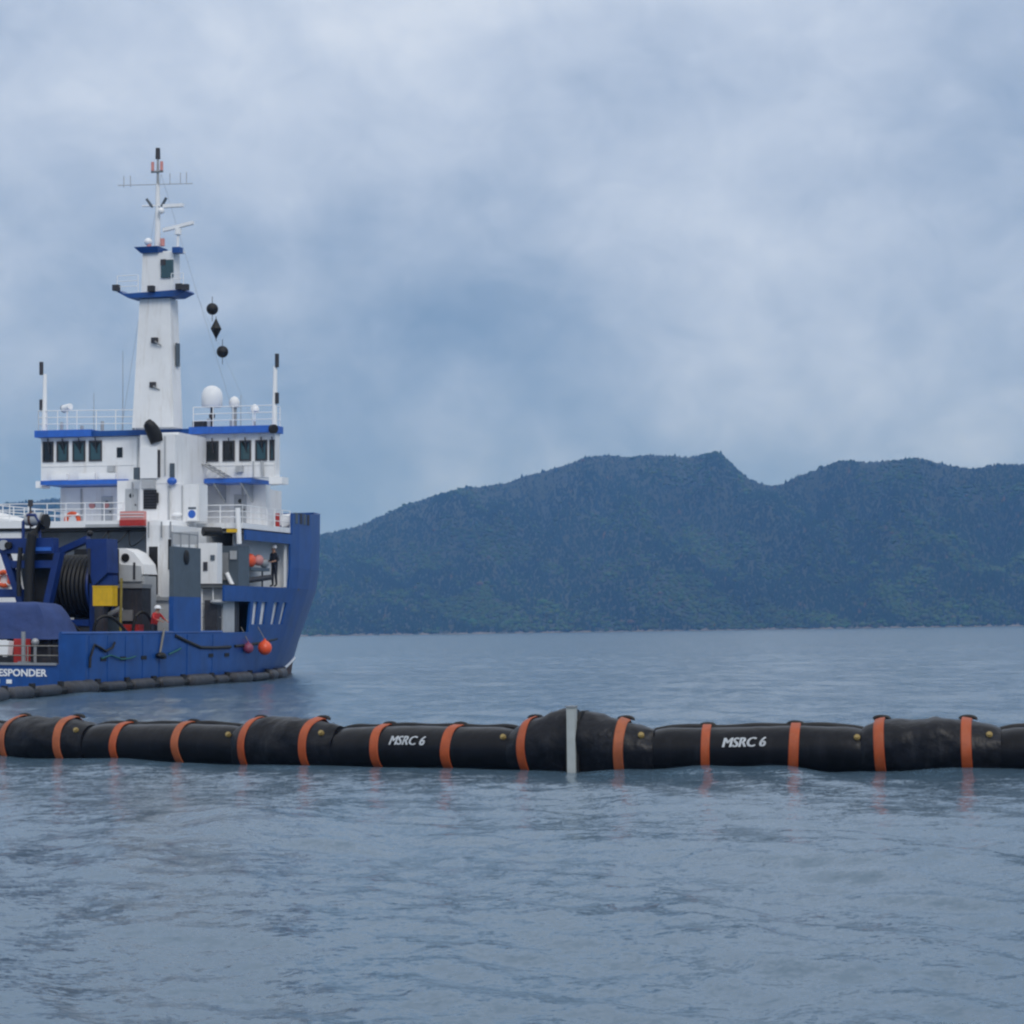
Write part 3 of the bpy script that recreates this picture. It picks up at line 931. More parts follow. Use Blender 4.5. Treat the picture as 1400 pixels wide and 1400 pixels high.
MB().cyl((4.83, 19.905, 9.92), (4.83, 19.92, 9.92), 0.24, n=24).build('emblem_disc', M['trim'], sg)
MB().box(4.6, 5.1, 19.905, 19.92, 10.2, 10.33).build('emblem_bar', M['grey'], sg)
P(MB().ball((3.9, 19.9, 9.9), 0.22, sx=1.5, sz=0.6), 'lamp_cover', 'white2', smooth=True)
P(B(-1.0, 1.3, 17.95, 18.0, 9.12, 9.3), 'deck_plate', 'offwhite')

# pipes, cable trays, doors and weld seams on the white walls
for x, y, z0, z1, r in ((3.35, 19.94, 9.6, 11.6, 0.06), (1.35, 20.7, 9.6, 11.9, 0.07), (4.2, 19.95, 9.6, 11.6, 0.04), (3.1, 19.95, 12.2, 14.5, 0.05), (0.6, 20.74, 9.6, 11.9, 0.05),
                        (-6.4, 27.74, 9.6, 12.0, 0.06), (4.6, 27.74, 9.6, 12.0, 0.06), (-1.6, 25.94, 12.5, 15.0, 0.06), (6.1, 25.95, 12.5, 13.4, 0.045)):
    P(MB().cyl((x, y, z0), (x, y, z1), r, n=8), 'pipe', 'offwhite', smooth=True)
for x0, x1, y, z in ((-8.25, -1.5, 25.99, 13.3), (1.7, 7.45, 25.99, 13.15), (1.5, 3.7, 19.99, 11.75), (-0.35, 1.45, 20.79, 10.7)):
    P(B(x0, x1, y - 0.025, y + 0.004, z, z + 0.045), 'weld_seam', 'white')
for x, y, z0, z1, ww in ((0.15, 20.8, 9.6, 11.5, 0.8), (4.05, 27.8, 9.6, 11.5, 0.8), (-5.0, 27.8, 9.6, 11.5, 0.75)):
    dr = P(B(x, x + ww, y - 0.06, y - 0.002, z0, z1), 'weather_door', 'offwhite')
    MB().cyl((x + ww - 0.12, y - 0.12, z0 + 0.95), (x + ww - 0.12, y - 0.05, z0 + 0.95), 0.05, n=6).build('handle', M['dark'], dr)
    MB().cyl((x + ww / 2, y - 0.075, z1 - 0.4), (x + ww / 2, y - 0.055, z1 - 0.4), 0.14, n=12).build('port_light', M['glass2'], dr)
for x, z in ((-3.6, 12.9), (5.0, 12.75), (0.3, 12.3)):
    P(B(x, x + 0.45, 25.78, 25.98, z, z + 0.4), 'junction_box', 'offwhite')
for x in (-7.0, -5.6, -4.2, 3.0, 4.5, 6.0):
    P(MB().cyl((x, 26.3, 15.5), (x, 26.3, 15.5 + 0.35 + 0.12 * (int(x * 10) % 4)), 0.11, n=10), 'mushroom_vent', 'offwhite', smooth=True)
# cables drooping under the boat deck and hoses on the aft deck
for k in range(4):
    x0 = -1.0 + k * 1.3
    pts = [(x0, 18.3, 8.95), (x0, 18.3, 8.95), (x0 + 0.25, 18.0, 8.35 - 0.15 * (k % 3)), (x0 + 0.9, 17.8, 8.25), (x0 + 1.3, 18.3, 8.95), (x0 + 1.3, 18.3, 8.95)]
    P(MB().tube([tuple(q) for q in catmull(pts, 8)], 0.04, 5), 'hanging_cable', 'black', smooth=True)
for k, pts in enumerate((((2.2, 7.4, 1.6), (2.6, 7.2, 3.2), (3.2, 8.2, 3.6), (3.8, 9.0, 2.4)), ((4.2, 8.6, 1.6), (4.6, 8.4, 3.6), (5.2, 9.0, 3.9), (5.8, 9.8, 3.0)),
                         ((-0.5, 7.4, 1.6), (-0.3, 7.3, 3.9), (0.3, 7.4, 4.6), (0.9, 7.6, 4.0)), ((5.4, 11.0, 1.6), (5.6, 11.0, 3.8), (6.0, 11.6, 4.1), (6.2, 12.4, 3.0)))):
    P(MB().tube([tuple(q) for q in catmull([pts[0]] + list(pts) + [pts[-1]], 8)], 0.09, 6), 'hydraulic_hose', 'black', smooth=True)
_mast0 = set(bpy.data.objects)
# ---- mast
P(MB().frustum((-1.40, 1.36, 24.3, 25.6, 15.45), (-1.05, 0.98, 24.6, 25.7, 23.3)), 'mast_trunk', 'white')
for x, z in ((0.1, 20.75), (0.0, 18.05)):
    lt = P(B(x - 0.22, x + 0.16, 24.25, 24.55, z - 0.18, z + 0.15), 'floodlight', 'dark')
    MB().cyl((x + 0.05, 24.2, z - 0.1), (x + 0.4, 24.4, z - 0.35), 0.05, n=6).build('bracket', M['steel'], lt)
P(B(1.2, 1.32, 24.9, 25.3, 19.2, 20.6), 'mast_shade_panel', 'grey')  # dark panel added as painted shade on the trunk's starboard edge, no ladder
P(MB().prism_t([(-1.6, 23.34), (1.55, 23.34), (2.2, 23.62), (2.1, 23.74), (-1.9, 23.62), (-2.4, 23.92), (-2.5, 23.82)][::-1], 24.2, 25.5), 'mast_platform', 'hull')
for x, z in ((-2.35, 23.95), (1.85, 23.85), (2.25, 23.8), (0.0, 23.8)):
    P(B(x - 0.2, x + 0.2, 23.9, 24.2, z - 0.15, z + 0.2), 'navigation_light', 'dark')
railing([(-2.3, 24.1, 23.7), (-0.9, 24.1, 23.7)], 1.0, r=0.025)
railing([(1.3, 24.1, 23.7), (2.1, 24.1, 23.7)], 1.0, r=0.025)
P(MB().frustum((-0.95, 1.2, 24.6, 25.6, 23.6), (-0.9, 1.15, 24.7, 25.6, 26.1)), 'mast_head_house', 'white')
P(B(0.40, 1.18, 24.52, 24.68, 24.55, 25.62), 'mast_head_window', 'glass')
P(B(0.38, 0.72, 24.5, 24.58, 25.3, 25.66), 'mast_head_hood', 'dark')
P(MB().frustum((-0.95, 0.2, 24.5, 25.6, 26.1), (-1.3, 0.3, 24.3, 25.7, 26.45)), 'top_platform', 'hull')
P(B(1.2, 1.7, 24.4, 24.9, 26.0, 26.35), 'platform_bracket', 'hull')
P(MB().cyl((0.03, 25.3, 26.4), (0.04, 25.3, 30.4), 0.20, 0.13, n=10), 'pole_mast', 'white', smooth=True)
P(MB().cyl((0.04, 25.3, 30.3), (0.04, 25.3, 32.0), 0.09, 0.07, n=8), 'topmast', 'steel', smooth=True)
P(MB().cyl((0.04, 25.3, 31.95), (0.04, 25.3, 32.6), 0.16, 0.14, n=10), 'top_light', 'dark', smooth=True)
for s in (-0.3, 0.3):
    P(MB().cyl((0.04 + s, 25.2, 31.2), (0.04 + s, 25.2, 31.75), 0.10, n=8), 'red_light', 'fadedred')
    P(MB().cyl((0.05 + s * 1.5, 25.0, 26.55), (0.05 + s * 1.5, 25.0, 27.0), 0.15, n=8), 'red_light', 'fadedred')
    P(MB().cyl((0.04 + s, 25.2, 29.0), (0.04 + s * 2.2, 25.1, 29.5), 0.09, n=6), 'signal_lamp', 'grey')
P(MB().cyl((-0.35, 25.2, 31.15), (0.43, 25.2, 31.15), 0.07, n=6), 'lamp_yard', 'steel')
P(MB().ball((-0.45, 25.0, 26.85), 0.24), 'white_dome', 'white2', smooth=True)
P(MB().ball((0.42, 25.0, 28.7), 0.2), 'white_dome', 'white2', smooth=True)
P(MB().cyl((-0.95, 25.2, 29.1), (1.8, 25.2, 28.98), 0.055, n=6), 'yard', 'white2')
P(B(0.5, 1.8, 25.0, 25.3, 28.9, 29.1), 'radar_scanner', 'white2')
P(MB().cyl((-2.6, 25.2, 30.45), (2.4, 25.2, 30.3), 0.025, n=6), 'upper_yard', 'offwhite')
for x in (-2.2, -1.75, 0.9, 1.6, 2.0):
    P(MB().cyl((x, 25.2, 30.3), (x, 25.2, 31.0), 0.028, n=5), 'aerial', 'offwhite')
rd = P(MB().add([(0.55, 24.9, 27.42), (2.55, 24.9, 27.78), (2.55, 25.15, 27.78), (0.55, 25.15, 27.42), (0.55, 24.9, 27.62), (2.55, 24.9, 27.98), (2.55, 25.15, 27.98), (0.55, 25.15, 27.62)],
               [(3, 2, 1, 0), (4, 5, 6, 7), (0, 1, 5, 4), (1, 2, 6, 5), (2, 3, 7, 6), (3, 0, 4, 7)]), 'radar_scanner', 'white2')
MB().cyl((1.5, 25.0, 26.2), (1.55, 25.0, 27.62), 0.09, n=8).cyl((1.53, 25, 27.2), (1.55, 25, 27.55), 0.22, n=10).build('radar_pedestal', M['white2'], rd)
P(B(0.4, 1.6, 24.8, 25.5, 26.1, 26.2), 'radar_platform', 'white')
# stays
for a, b in (((0.04, 25.3, 31.0), (-4.0, 28, 15.5)), ((0.04, 25.3, 31.0), (4.0, 28, 15.5))):
    P(MB().cyl(a, b, 0.009, n=4), 'stay_wire', 'steel')
P(MB().cyl((2.6, 24.6, 23.75), (6.6, 24.3, 15.6), 0.006, n=4), 'halyard', 'steel')
for o_ in set(bpy.data.objects) - _mast0:
    if o_.parent == ship:
        o_.location.x = 0.22 if min(v.co.z for v in o_.data.vertices) < 26.35 else 0.0
# ---- foredeck gear
P(MB().cyl((7.0, 27.6, 9.46), (7.0, 27.6, 10.3), 0.14, n=10), 'red_standpipe', 'red')
for k, y in enumerate((29.3, 30.1, 31.0, 31.9)):
    bb = half_breadth(max(0, (y - 30) / 20.7), 10, y > 30) if y > 30 else half_breadth(y, 10, False)
    P(B(bb - 0.06, bb + 0.09, y, y + 0.4, 9.75, 10.42), 'bulwark_fairlead', 'dark' if k % 2 else 'grey')
P(B(2.0, 3.0, 36, 38, 9.0, 10.6), 'windlass', 'grey')

# ------------------------------------------------------------------ things on the vessel (ship coordinates, then placed aboard)
def thing(name, label, cat, group=None, at=(0, 0, 0)):
    e = empty(name)
    e.matrix_world = SHIP_M @ Matrix.Translation(Vector(at))
    return tag(e, label, cat, group)
def loc(mb, at):
    mb.v = [(x - at[0], y - at[1], z - at[2]) for x, y, z in mb.v]
    return mb

# blue stern gantry, V legs, black hose column
g = thing('stern_gantry', 'blue steel lifting gantry with V shaped legs and a black hose column', 'gantry')
MB().box(-0.9, 2.35, 7.9, 8.5, 7.30, 8.12).build('top_beam', M['blue'], g)
MB().box(-0.6, 2.3, 8.0, 8.4, 6.52, 6.92).build('cross_beam', M['blue'], g)
for x0, z0, x1, z1 in ((-0.70, 7.35, 0.55, 4.0), (2.55, 7.35, 1.72, 4.0)):
    MB().prism_t([(x0 - 0.17, z0), (x0 + 0.2, z0), (x1 + 0.2, z1), (x1 - 0.17, z1)], 7.95, 8.45).build('leg', M['blue'], g)
MB().box(0.3, 1.95, 7.85, 8.6, 1.5, 4.0).build('pedestal', M['blue'], g)
MB().tube([(1.0, 7.7, 4.0), (1.05, 7.65, 5.5), (1.1, 7.65, 7.2), (1.25, 7.6, 8.3), (1.75, 7.8, 8.85)], 0.27, 10).build('hose_column', M['black'], g, True)
MB().tube([(0.55, 7.5, 5.0), (0.5, 7.5, 6.3), (0.62, 7.5, 7.6)], 0.13, 8).build('hose', M['black'], g, True)
hbm = MB().loft([[(0.85 + (1.05 + 0.12 * mnoise.noise(Vector((math.cos(a), z, 1.0)))) * math.cos(a) * wd, 9.3 + 0.5 * math.sin(a), z) for a in np.linspace(0, 2 * math.pi, 19)[:-1]]
                 for z, wd in ((1.55, 0.9), (3.0, 0.95), (4.2, 0.75), (5.2, 0.9), (6.2, 1.1), (7.0, 1.15), (7.4, 0.9))], cap=True)
hbm.build('hose_bundle', M['black'], g, True)
MB().cyl((-0.55, 7.85, 7.75), (-0.55, 7.7, 7.75), 0.27, n=16).build('pulley', M['offwhite'], g)
MB().cyl((-0.25, 7.85, 7.72), (-0.25, 7.68, 7.72), 0.2, n=16).build('pulley', M['black'], g)
MB().box(1.25, 2.25, 7.8, 7.9, 7.42, 7.62).build('light_strip', M['trim'], g)
hp = MB().tube([(0.5, 8.0, 8.1), (0.5, 8.0, 9.0), (0.75, 8.0, 9.35), (1.2, 8.0, 9.35), (1.45, 8.0, 9.0), (1.5, 8.0, 8.1)], 0.09, 8)
hp.build('guard_hoop', M['blue'], g, True)
MB().cyl((0.55, 8.3, 9.15), (1.5, 8.3, 9.15), 0.36, n=18).build('winch_drum', M['offwhite'], g, True)
MB().torus((0.85, 8.3, 9.15), 0.36, 0.07, axis='x', n=18).build('drum_rope', M['redbrown'], g, True)
MB().cyl((1.6, 8.3, 9.0), (1.75, 8.3, 9.0), 0.42, n=18).build('drum_flange', M['black'], g, True)
MB().cyl((0.6, 8.6, 8.1), (0.6, 8.6, 10.1), 0.05, n=6).cyl((0.6, 8.6, 9.85), (0.6, 8.6, 10.2), 0.14, n=8).build('beacon_post', M['dark'], g)
MB().box(-3.2, 0.1, 8.6, 9.0, 4.95, 5.4).build('outrigger_beam', M['blue'], g)

# boom reel
r_ = thing('boom_reel', 'large black hose reel in a blue frame, left of the yellow box', 'reel')
drum = MB().cyl((0.95, 11.6, 5.6), (3.25, 11.6, 5.6), 1.62, n=28).build('drum', M['black'], r_, True)
for k in range(9):
    MB().torus((1.08 + k * 0.255, 11.6, 5.6), 1.62, 0.125, axis='x', n=26, m=6).build('hose_turn', M['black'], drum, True)
for x in (0.82, 3.32):
    MB().torus((x, 11.6, 5.6), 1.80, 0.08, axis='x', n=28, m=6).build('rim', M['blue'], r_, True)
    MB().cyl((x, 11.6, 5.6), (x + 0.06, 11.6, 5.6), 0.4, n=14).build('hub', M['blue'], r_)
MB().prism_t([(1.30, 7.15), (1.22, 7.48), (3.25, 8.28), (3.35, 7.95)], 9.8, 10.3).build('top_beam', M['blue'], r_)
MB().ball((3.42, 10.0, 8.42), 0.17).build('beam_cap', M['black'], r_, True)
MB().prism_t([(1.05, 7.4), (1.45, 7.4), (0.95, 3.7), (0.62, 3.7)], 9.9, 10.3).build('frame_leg', M['blue'], r_)
MB().prism_t([(3.28, 8.1), (4.55, 8.12), (4.62, 6.3), (3.75, 5.55), (3.55, 6.4)], 9.7, 11.0).build('drive_housing', M['blue'], r_)
MB().prism_t([(3.42, 7.6), (3.62, 7.6), (3.62, 6.2), (3.50, 6.2)], 9.65, 9.7).build('housing_slot', M['dark'], r_)
MB().box(3.45, 3.98, 9.9, 10.6, 1.5, 5.7).build('frame_leg', M['blue'], r_)
MB().box(3.7, 4.8, 9.95, 10.6, 5.62, 6.15).build('drive_motor', M['blue'], r_)
MB().box(0.6, 3.45, 9.8, 10.3, 3.42, 3.76).build('lower_beam', M['blue'], r_)
MB().box(0.7, 3.4, 13.35, 13.5, 3.4, 7.7).build('back_plate', M['black'], r_)
MB().box(0.6, 3.45, 9.9, 13.4, 1.5, 3.40).build('skid', M['dark'], r_)

yb = thing('control_box', 'square yellow equipment box on the aft deck', 'equipment box')
MB().box(3.98, 5.12, 9.25, 9.9, 4.50, 5.50).build('box_body', M['yellow'], yb)
MB().box(3.96, 5.14, 9.23, 9.92, 5.50, 5.58).build('lid', M['yellow'], yb)
MB().box(4.05, 4.6, 9.3, 9.8, 1.5, 4.55).build('stand', M['dark'], yb)
yp = thing('yellow_post', 'thin olive yellow post standing beside the yellow box', 'post')
MB().cyl((5.2, 10.0, 1.5), (5.3, 10.0, 6.0), 0.075, n=8).build('post_tube', M['olive'], yp)
MB().box(5.0, 5.4, 9.85, 10.15, 1.5, 1.62).build('base_plate', M['dark'], yp)

# white workboat-like hood
hd = thing('white_machinery_hood', 'white rounded machinery hood with a round dark opening on the aft deck', 'machinery')
poly = [(2.4, 6.2), (2.4, 7.55), (2.75, 7.75), (3.5, 7.75), (4.05, 7.5), (4.6, 6.85), (4.72, 6.3)]
MB().prism_t(poly, 14.0, 15.6).build('hood_shell', M['white2'], hd)
MB().cyl((3.55, 14.02, 7.22), (3.55, 13.93, 7.22), 0.24, n=18).build('round_opening', M['black'], hd)
MB().prism_t([(2.7, 6.9), (3.1, 7.0), (3.3, 6.85), (4.5, 6.75), (4.6, 5.9), (2.6, 5.9)], 13.85, 14.0).build('side_panel', M['offwhite'], hd)
MB().box(4.1, 4.22, 13.8, 13.86, 6.0, 6.95).build('strap', M['dark'], hd)
MB().box(2.5, 4.7, 14.0, 15.5, 1.5, 6.2).build('pedestal', M['offwhite'], hd)
pk = thing('power_pack', 'dark diesel power pack below the white hood', 'machinery')
MB().box(3.6, 5.25, 12.6, 13.7, 1.5, 5.5).build('engine_case', M['dark'], pk)
MB().box(3.6, 5.3, 12.5, 13.75, 5.5, 5.72).build('top_tray', M['steel'], pk)
MB().box(3.9, 4.7, 12.45, 12.6, 3.7, 4.3).build('gauge_panel', M['steel'], pk)
MB().box(3.2, 4.1, 11.9, 12.6, 1.5, 3.9).build('fuel_tank', M['grey'], pk)
MB().box(4.6, 5.5, 11.6, 12.3, 1.5, 3.5).build('red_cover', M['red'], pk)
MB().cyl((3.4, 11.8, 3.9), (4.4, 11.8, 4.4), 0.14, n=8).build('pipe', M['offwhite'], pk)

# tarpaulin covered skimmer on the stern
tpn = MB()
def tarp_ring(s, z):
    pts = []
    n = 40
    for k in range(n):
        a = 2 * math.pi * k / n
        cx, cy = math.cos(a), math.sin(a)
        q = 1.0 / max(abs(cx), abs(cy)) ** 0.75
        x, y = 1.6 + cx * q * (3.55 * s), 4.3 + cy * q * (1.7 * s)
        d = 0.10 * mnoise.noise(Vector((x * 0.9, y * 1.1, z * 1.2))) + 0.06 * math.sin(a * 11 + z * 2) * (1 - min(1, (z - 2.9) / 1.7))
        pts.append((x + cx * d, y + cy * d, z + 0.07 * mnoise.noise(Vector((x, y, 3.1)))))
    return pts
tpn.loft([tarp_ring(s, z) for s, z in ((1.05, 2.75), (1.0, 3.0), (0.955, 3.4), (0.90, 3.85), (0.84, 4.2), (0.765, 4.5), (0.70, 4.60), (0.45, 4.66))], cap=True)
tp = aboard(tpn.build('tarpaulin_cover', M['tarp'], None, True))
tag(tp, 'blue tarpaulin cover draped over gear at the stern', 'tarpaulin')
sk = thing('skid_rack', 'dark steel rack carrying the covered gear at the stern', 'rack')
MB().box(-1.6, 4.9, 3.0, 5.8, 1.5, 1.8).build('base_frame', M['dark'], sk)
for x in (-1.4, 1.6, 4.7):
    for y in (3.1, 5.6):
        MB().cyl((x, y, 1.8), (x, y, 3.0), 0.09, n=6).build('leg', M['dark'], sk)
MB().box(-1.5, 4.8, 3.05, 5.7, 2.72, 2.9).build('shelf', M['dark'], sk)
MB().box(2.2, 4.8, 3.3, 5.5, 1.8, 2.72).build('pump_block', M['dark'], sk)
wb = aboard(MB().prism_t([(2.3, 1.95), (3.40, 1.92), (3.50, 2.66), (2.35, 2.75)], 1.2, 1.7).build('white_crate', M['white2']))
tag(wb, 'white crate at the stern rail in front of the red box', 'crate')
rb = aboard(MB().box(3.45, 4.1, 1.75, 2.3, 1.5, 2.78).build('red_box', M['red']))
tag(rb, 'small red box behind the stern rail beside the white crate', 'box')
sr = railing([(-6.5, 0.25, 1.5), (7.0, 0.25, 1.5)], 0.95, 'stern_railing', 'rope_grey', 2.0, 2, 0.035)
pl = aboard(MB().cyl((4.32, 1.2, 1.5), (4.30, 1.2, 3.15), 0.11, n=8).box(4.1, 4.6, 1.0, 1.4, 1.5, 1.66).build('stern_bollard', M['steel']))
tag(pl, 'grey upright post at the stern beside the red box', 'post')
br = aboard(MB().ball((4.85, 1.4, 2.62), 0.2).cyl((4.85, 1.4, 1.5), (4.85, 1.4, 2.5), 0.08, n=6).build('stern_lamp', M['steel'], None, True))
tag(br, 'small grey deck lamp on a stalk near the stern rail', 'lamp')

# life rings
def lifebuoy(at, label, Rr=0.40):
    t = thing('lifebuoy', label, 'lifebuoy', 'lifebuoys hung on the vessel', at)
    MB().torus((0, 0, 0), Rr, 0.135, n=28, m=10).build('ring', M['orange'], t, True)
    for k in range(4):
        a = R(45 + 90 * k)
        mb = MB()
        mb.torus((Rr * math.cos(a), 0, Rr * math.sin(a)), 0.0, 0.155, n=4, m=8)
        o = MB().ball((Rr * math.cos(a), 0, Rr * math.sin(a)), 0.142, sx=1, sy=0.98, sz=1, n=10).build('reflective_band', M['white2'], t, True)
        o.scale = (1, 1, 1)
    return t
lifebuoy((-2.05, 18.36, 9.56), 'orange lifebuoy on the boat deck rail above the gantry')
lifebuoy((-6.35, 18.02, 6.15), 'orange lifebuoy on the house wall at the left edge of the photo')
rr = thing('raft_rack', 'faded red float rack on the boat deck rail', 'float rack', None, (2.1, 17.9, 9.6))
MB().box(-0.80, 0.75, -0.2, 0.2, -0.42, -0.08).build('lower_float', M['red'], rr)
MB().box(-0.78, 0.73, -0.18, 0.18, -0.08, 0.42).build('upper_float', M['fadedred'], rr)
for z in (0.08, 0.25):
    MB().box(-0.79, 0.74, -0.22, -0.18, z, z + 0.04).build('lashing', M['white2'], rr)
# rescue boat canopy at far left of the boat deck
rc = thing('rescue_boat', 'white covered rescue boat on the boat deck at the left edge', 'boat', None, (-8.2, 20.0, 9.5))
MB().loft([[(x0 + 0 * k, y, z) for y, z in ((-1.1, 0.05), (-1.15, h_ * 0.55), (-0.6, h_), (0.6, h_), (1.15, h_ * 0.55), (1.1, 0.05))]
           for k, (x0, h_) in enumerate(((-3.0, 0.95), (-1.0, 0.95), (0.6, 0.62), (2.0, 0.26), (2.95, 0.08)))], cap=True).build('canopy', M['white'], rc)
MB().box(-3.0, 2.6, -0.9, 0.9, 0.0, 0.06).build('keel', M['grey'], rc)
# raft canister on the forecastle
ca = thing('raft_canister', 'white life raft canister beside the bow bulwark', 'life raft', None, (6.75, 30.0, 9.95))
MB().loft([[(0.0 + r * math.cos(a), y, r * math.sin(a)) for a in np.linspace(0, 2 * math.pi, 15)[:-1]]
           for y, r in ((-0.75, 0.25), (-0.66, 0.40), (-0.05, 0.42), (0.0, 0.45), (0.05, 0.42), (0.66, 0.40), (0.75, 0.25))], cap=True).build('canister_shell', M['white2'], ca, True)
for y in (-0.4, 0.4):
    MB().box(-0.42, 0.42, y - 0.05, y + 0.05, -0.92, -0.3).build('cradle', M['hull'], ca)
# day shapes on the halyard
def day_shape(at, kind, label):
    t = thing('day_shape', label, 'day shape', 'black day shapes hung from the mast', at)
    if kind == 'ball':
        MB().ball((0, 0, 0), 0.36, n=18).build('black_ball', M['black'], t, True)
    else:
        MB().lathe((0, 0, 0), [(0.02, -0.62), (0.33, 0.0), (0.02, 0.62)], 14).build('black_diamond', M['black'], t)
    MB().cyl((0, 0, 0.3), (0, 0, 0.75), 0.02, n=5).cyl((0, 0, -0.75), (0, 0, -0.3), 0.02, n=5).build('lanyard', M['dark'], t)
day_shape((4.08, 24.4, 22.5), 'ball', 'topmost black ball signal hanging right of the mast')
day_shape((4.33, 24.4, 21.3), 'diamond', 'black diamond signal hanging between two black balls')
day_shape((4.75, 24.4, 19.9), 'ball', 'lowest black ball signal hanging right of the mast')
# fender buoys over the side
def buoy(at, r, mat, label):
    t = thing('fender_buoy', label, 'buoy', 'round fender buoys on the hull side', at)
    MB().lathe((0, 0, 0), [(0.02, -r), (r * 0.5, -r * 0.88), (r * 0.87, -r * 0.5), (r, 0), (r * 0.87, r * 0.5), (r * 0.5, r * 0.88), (r * 0.2, r * 1.05), (r * 0.18, r * 1.25), (0.02, r * 1.3)], 20).build('buoy_ball', M[mat], t, True)
    MB().cyl((0, 0, r * 1.2), (-0.45, 0, 1.25), 0.025, n=5).build('lanyard', M['rope_grey'], t)
buoy((7.70, 24.0, 2.1), 0.43, 'buoy', 'bright orange round buoy hanging on the blue hull side')
buoy((7.45, 22.1, 2.1), 0.32, 'pink', 'dull pink round buoy beside the bright orange buoy')
fb = thing('orange_float_bundle', 'bundle of orange floats beside the person in the side bay', 'floats', None, (7.05, 23.8, 7.2))
MB().ball((-0.1, -0.3, 0.1), 0.42, sx=0.8, sy=1.4).build('float', M['buoy'], fb, True)
MB().ball((0.0, 0.75, 0.15), 0.34, sx=0.8, sy=1.5).build('float', M['fadedred'], fb, True)
MB().ball((0.05, 1.5, -0.02), 0.30, sx=0.8, sy=1.5).build('float', M['steel'], fb, True)
MB().box(-0.5, 0.2, -0.8, 2.0, -0.5, -0.3).build('tray', M['grey'], fb)
for y in (-0.6, 1.8):
    MB().cyl((-0.2, y, -1.46), (-0.2, y, -0.5), 0.06, n=6).build('leg', M['grey'], fb)
# ropes over the side
def rope(pts, r, mat, label, name='mooring_rope'):
    o = aboard(MB().tube(pts, r, 6).build(name, M[mat], None, True))
    return tag(o, label, 'rope')
def hs(t, z, d=0.16):
    return (half_breadth(t, z, False) + d, t, z)
rope([hs(1.9, 1.35), hs(1.95, 1.9), hs(2.4, 2.5), hs(3.0, 2.35), hs(3.6, 2.15), hs(4.4, 2.35), hs(4.6, 2.6)], 0.065, 'black', 'black rope looped over the aft hull side')
rope([hs(3.2, 1.8), hs(4.2, 1.95), hs(5.4, 1.72), hs(6.3, 1.75), hs(7.0, 1.85)], 0.04, 'rope_teal', 'teal rope draped low along the aft hull side')
rope([hs(10.4, 3.3), hs(10.2, 2.8), hs(9.9, 2.0)], 0.06, 'rope_grey', 'grey rope hanging below the person in red')
rope([hs(11.0, 1.9), hs(11.8, 2.05), hs(12.5, 2.2)], 0.05, 'rope_teal', 'short teal rope tied on the hull below the grey wind wall')
sf = aboard(MB().ball((half_breadth(9.8, 1.9, False) + 0.25, 9.8, 1.85), 0.25, sy=1.6, sz=0.7).build('small_fender', M['black'], None, True))
tag(sf, 'small black fender at the end of the grey rope', 'fender')

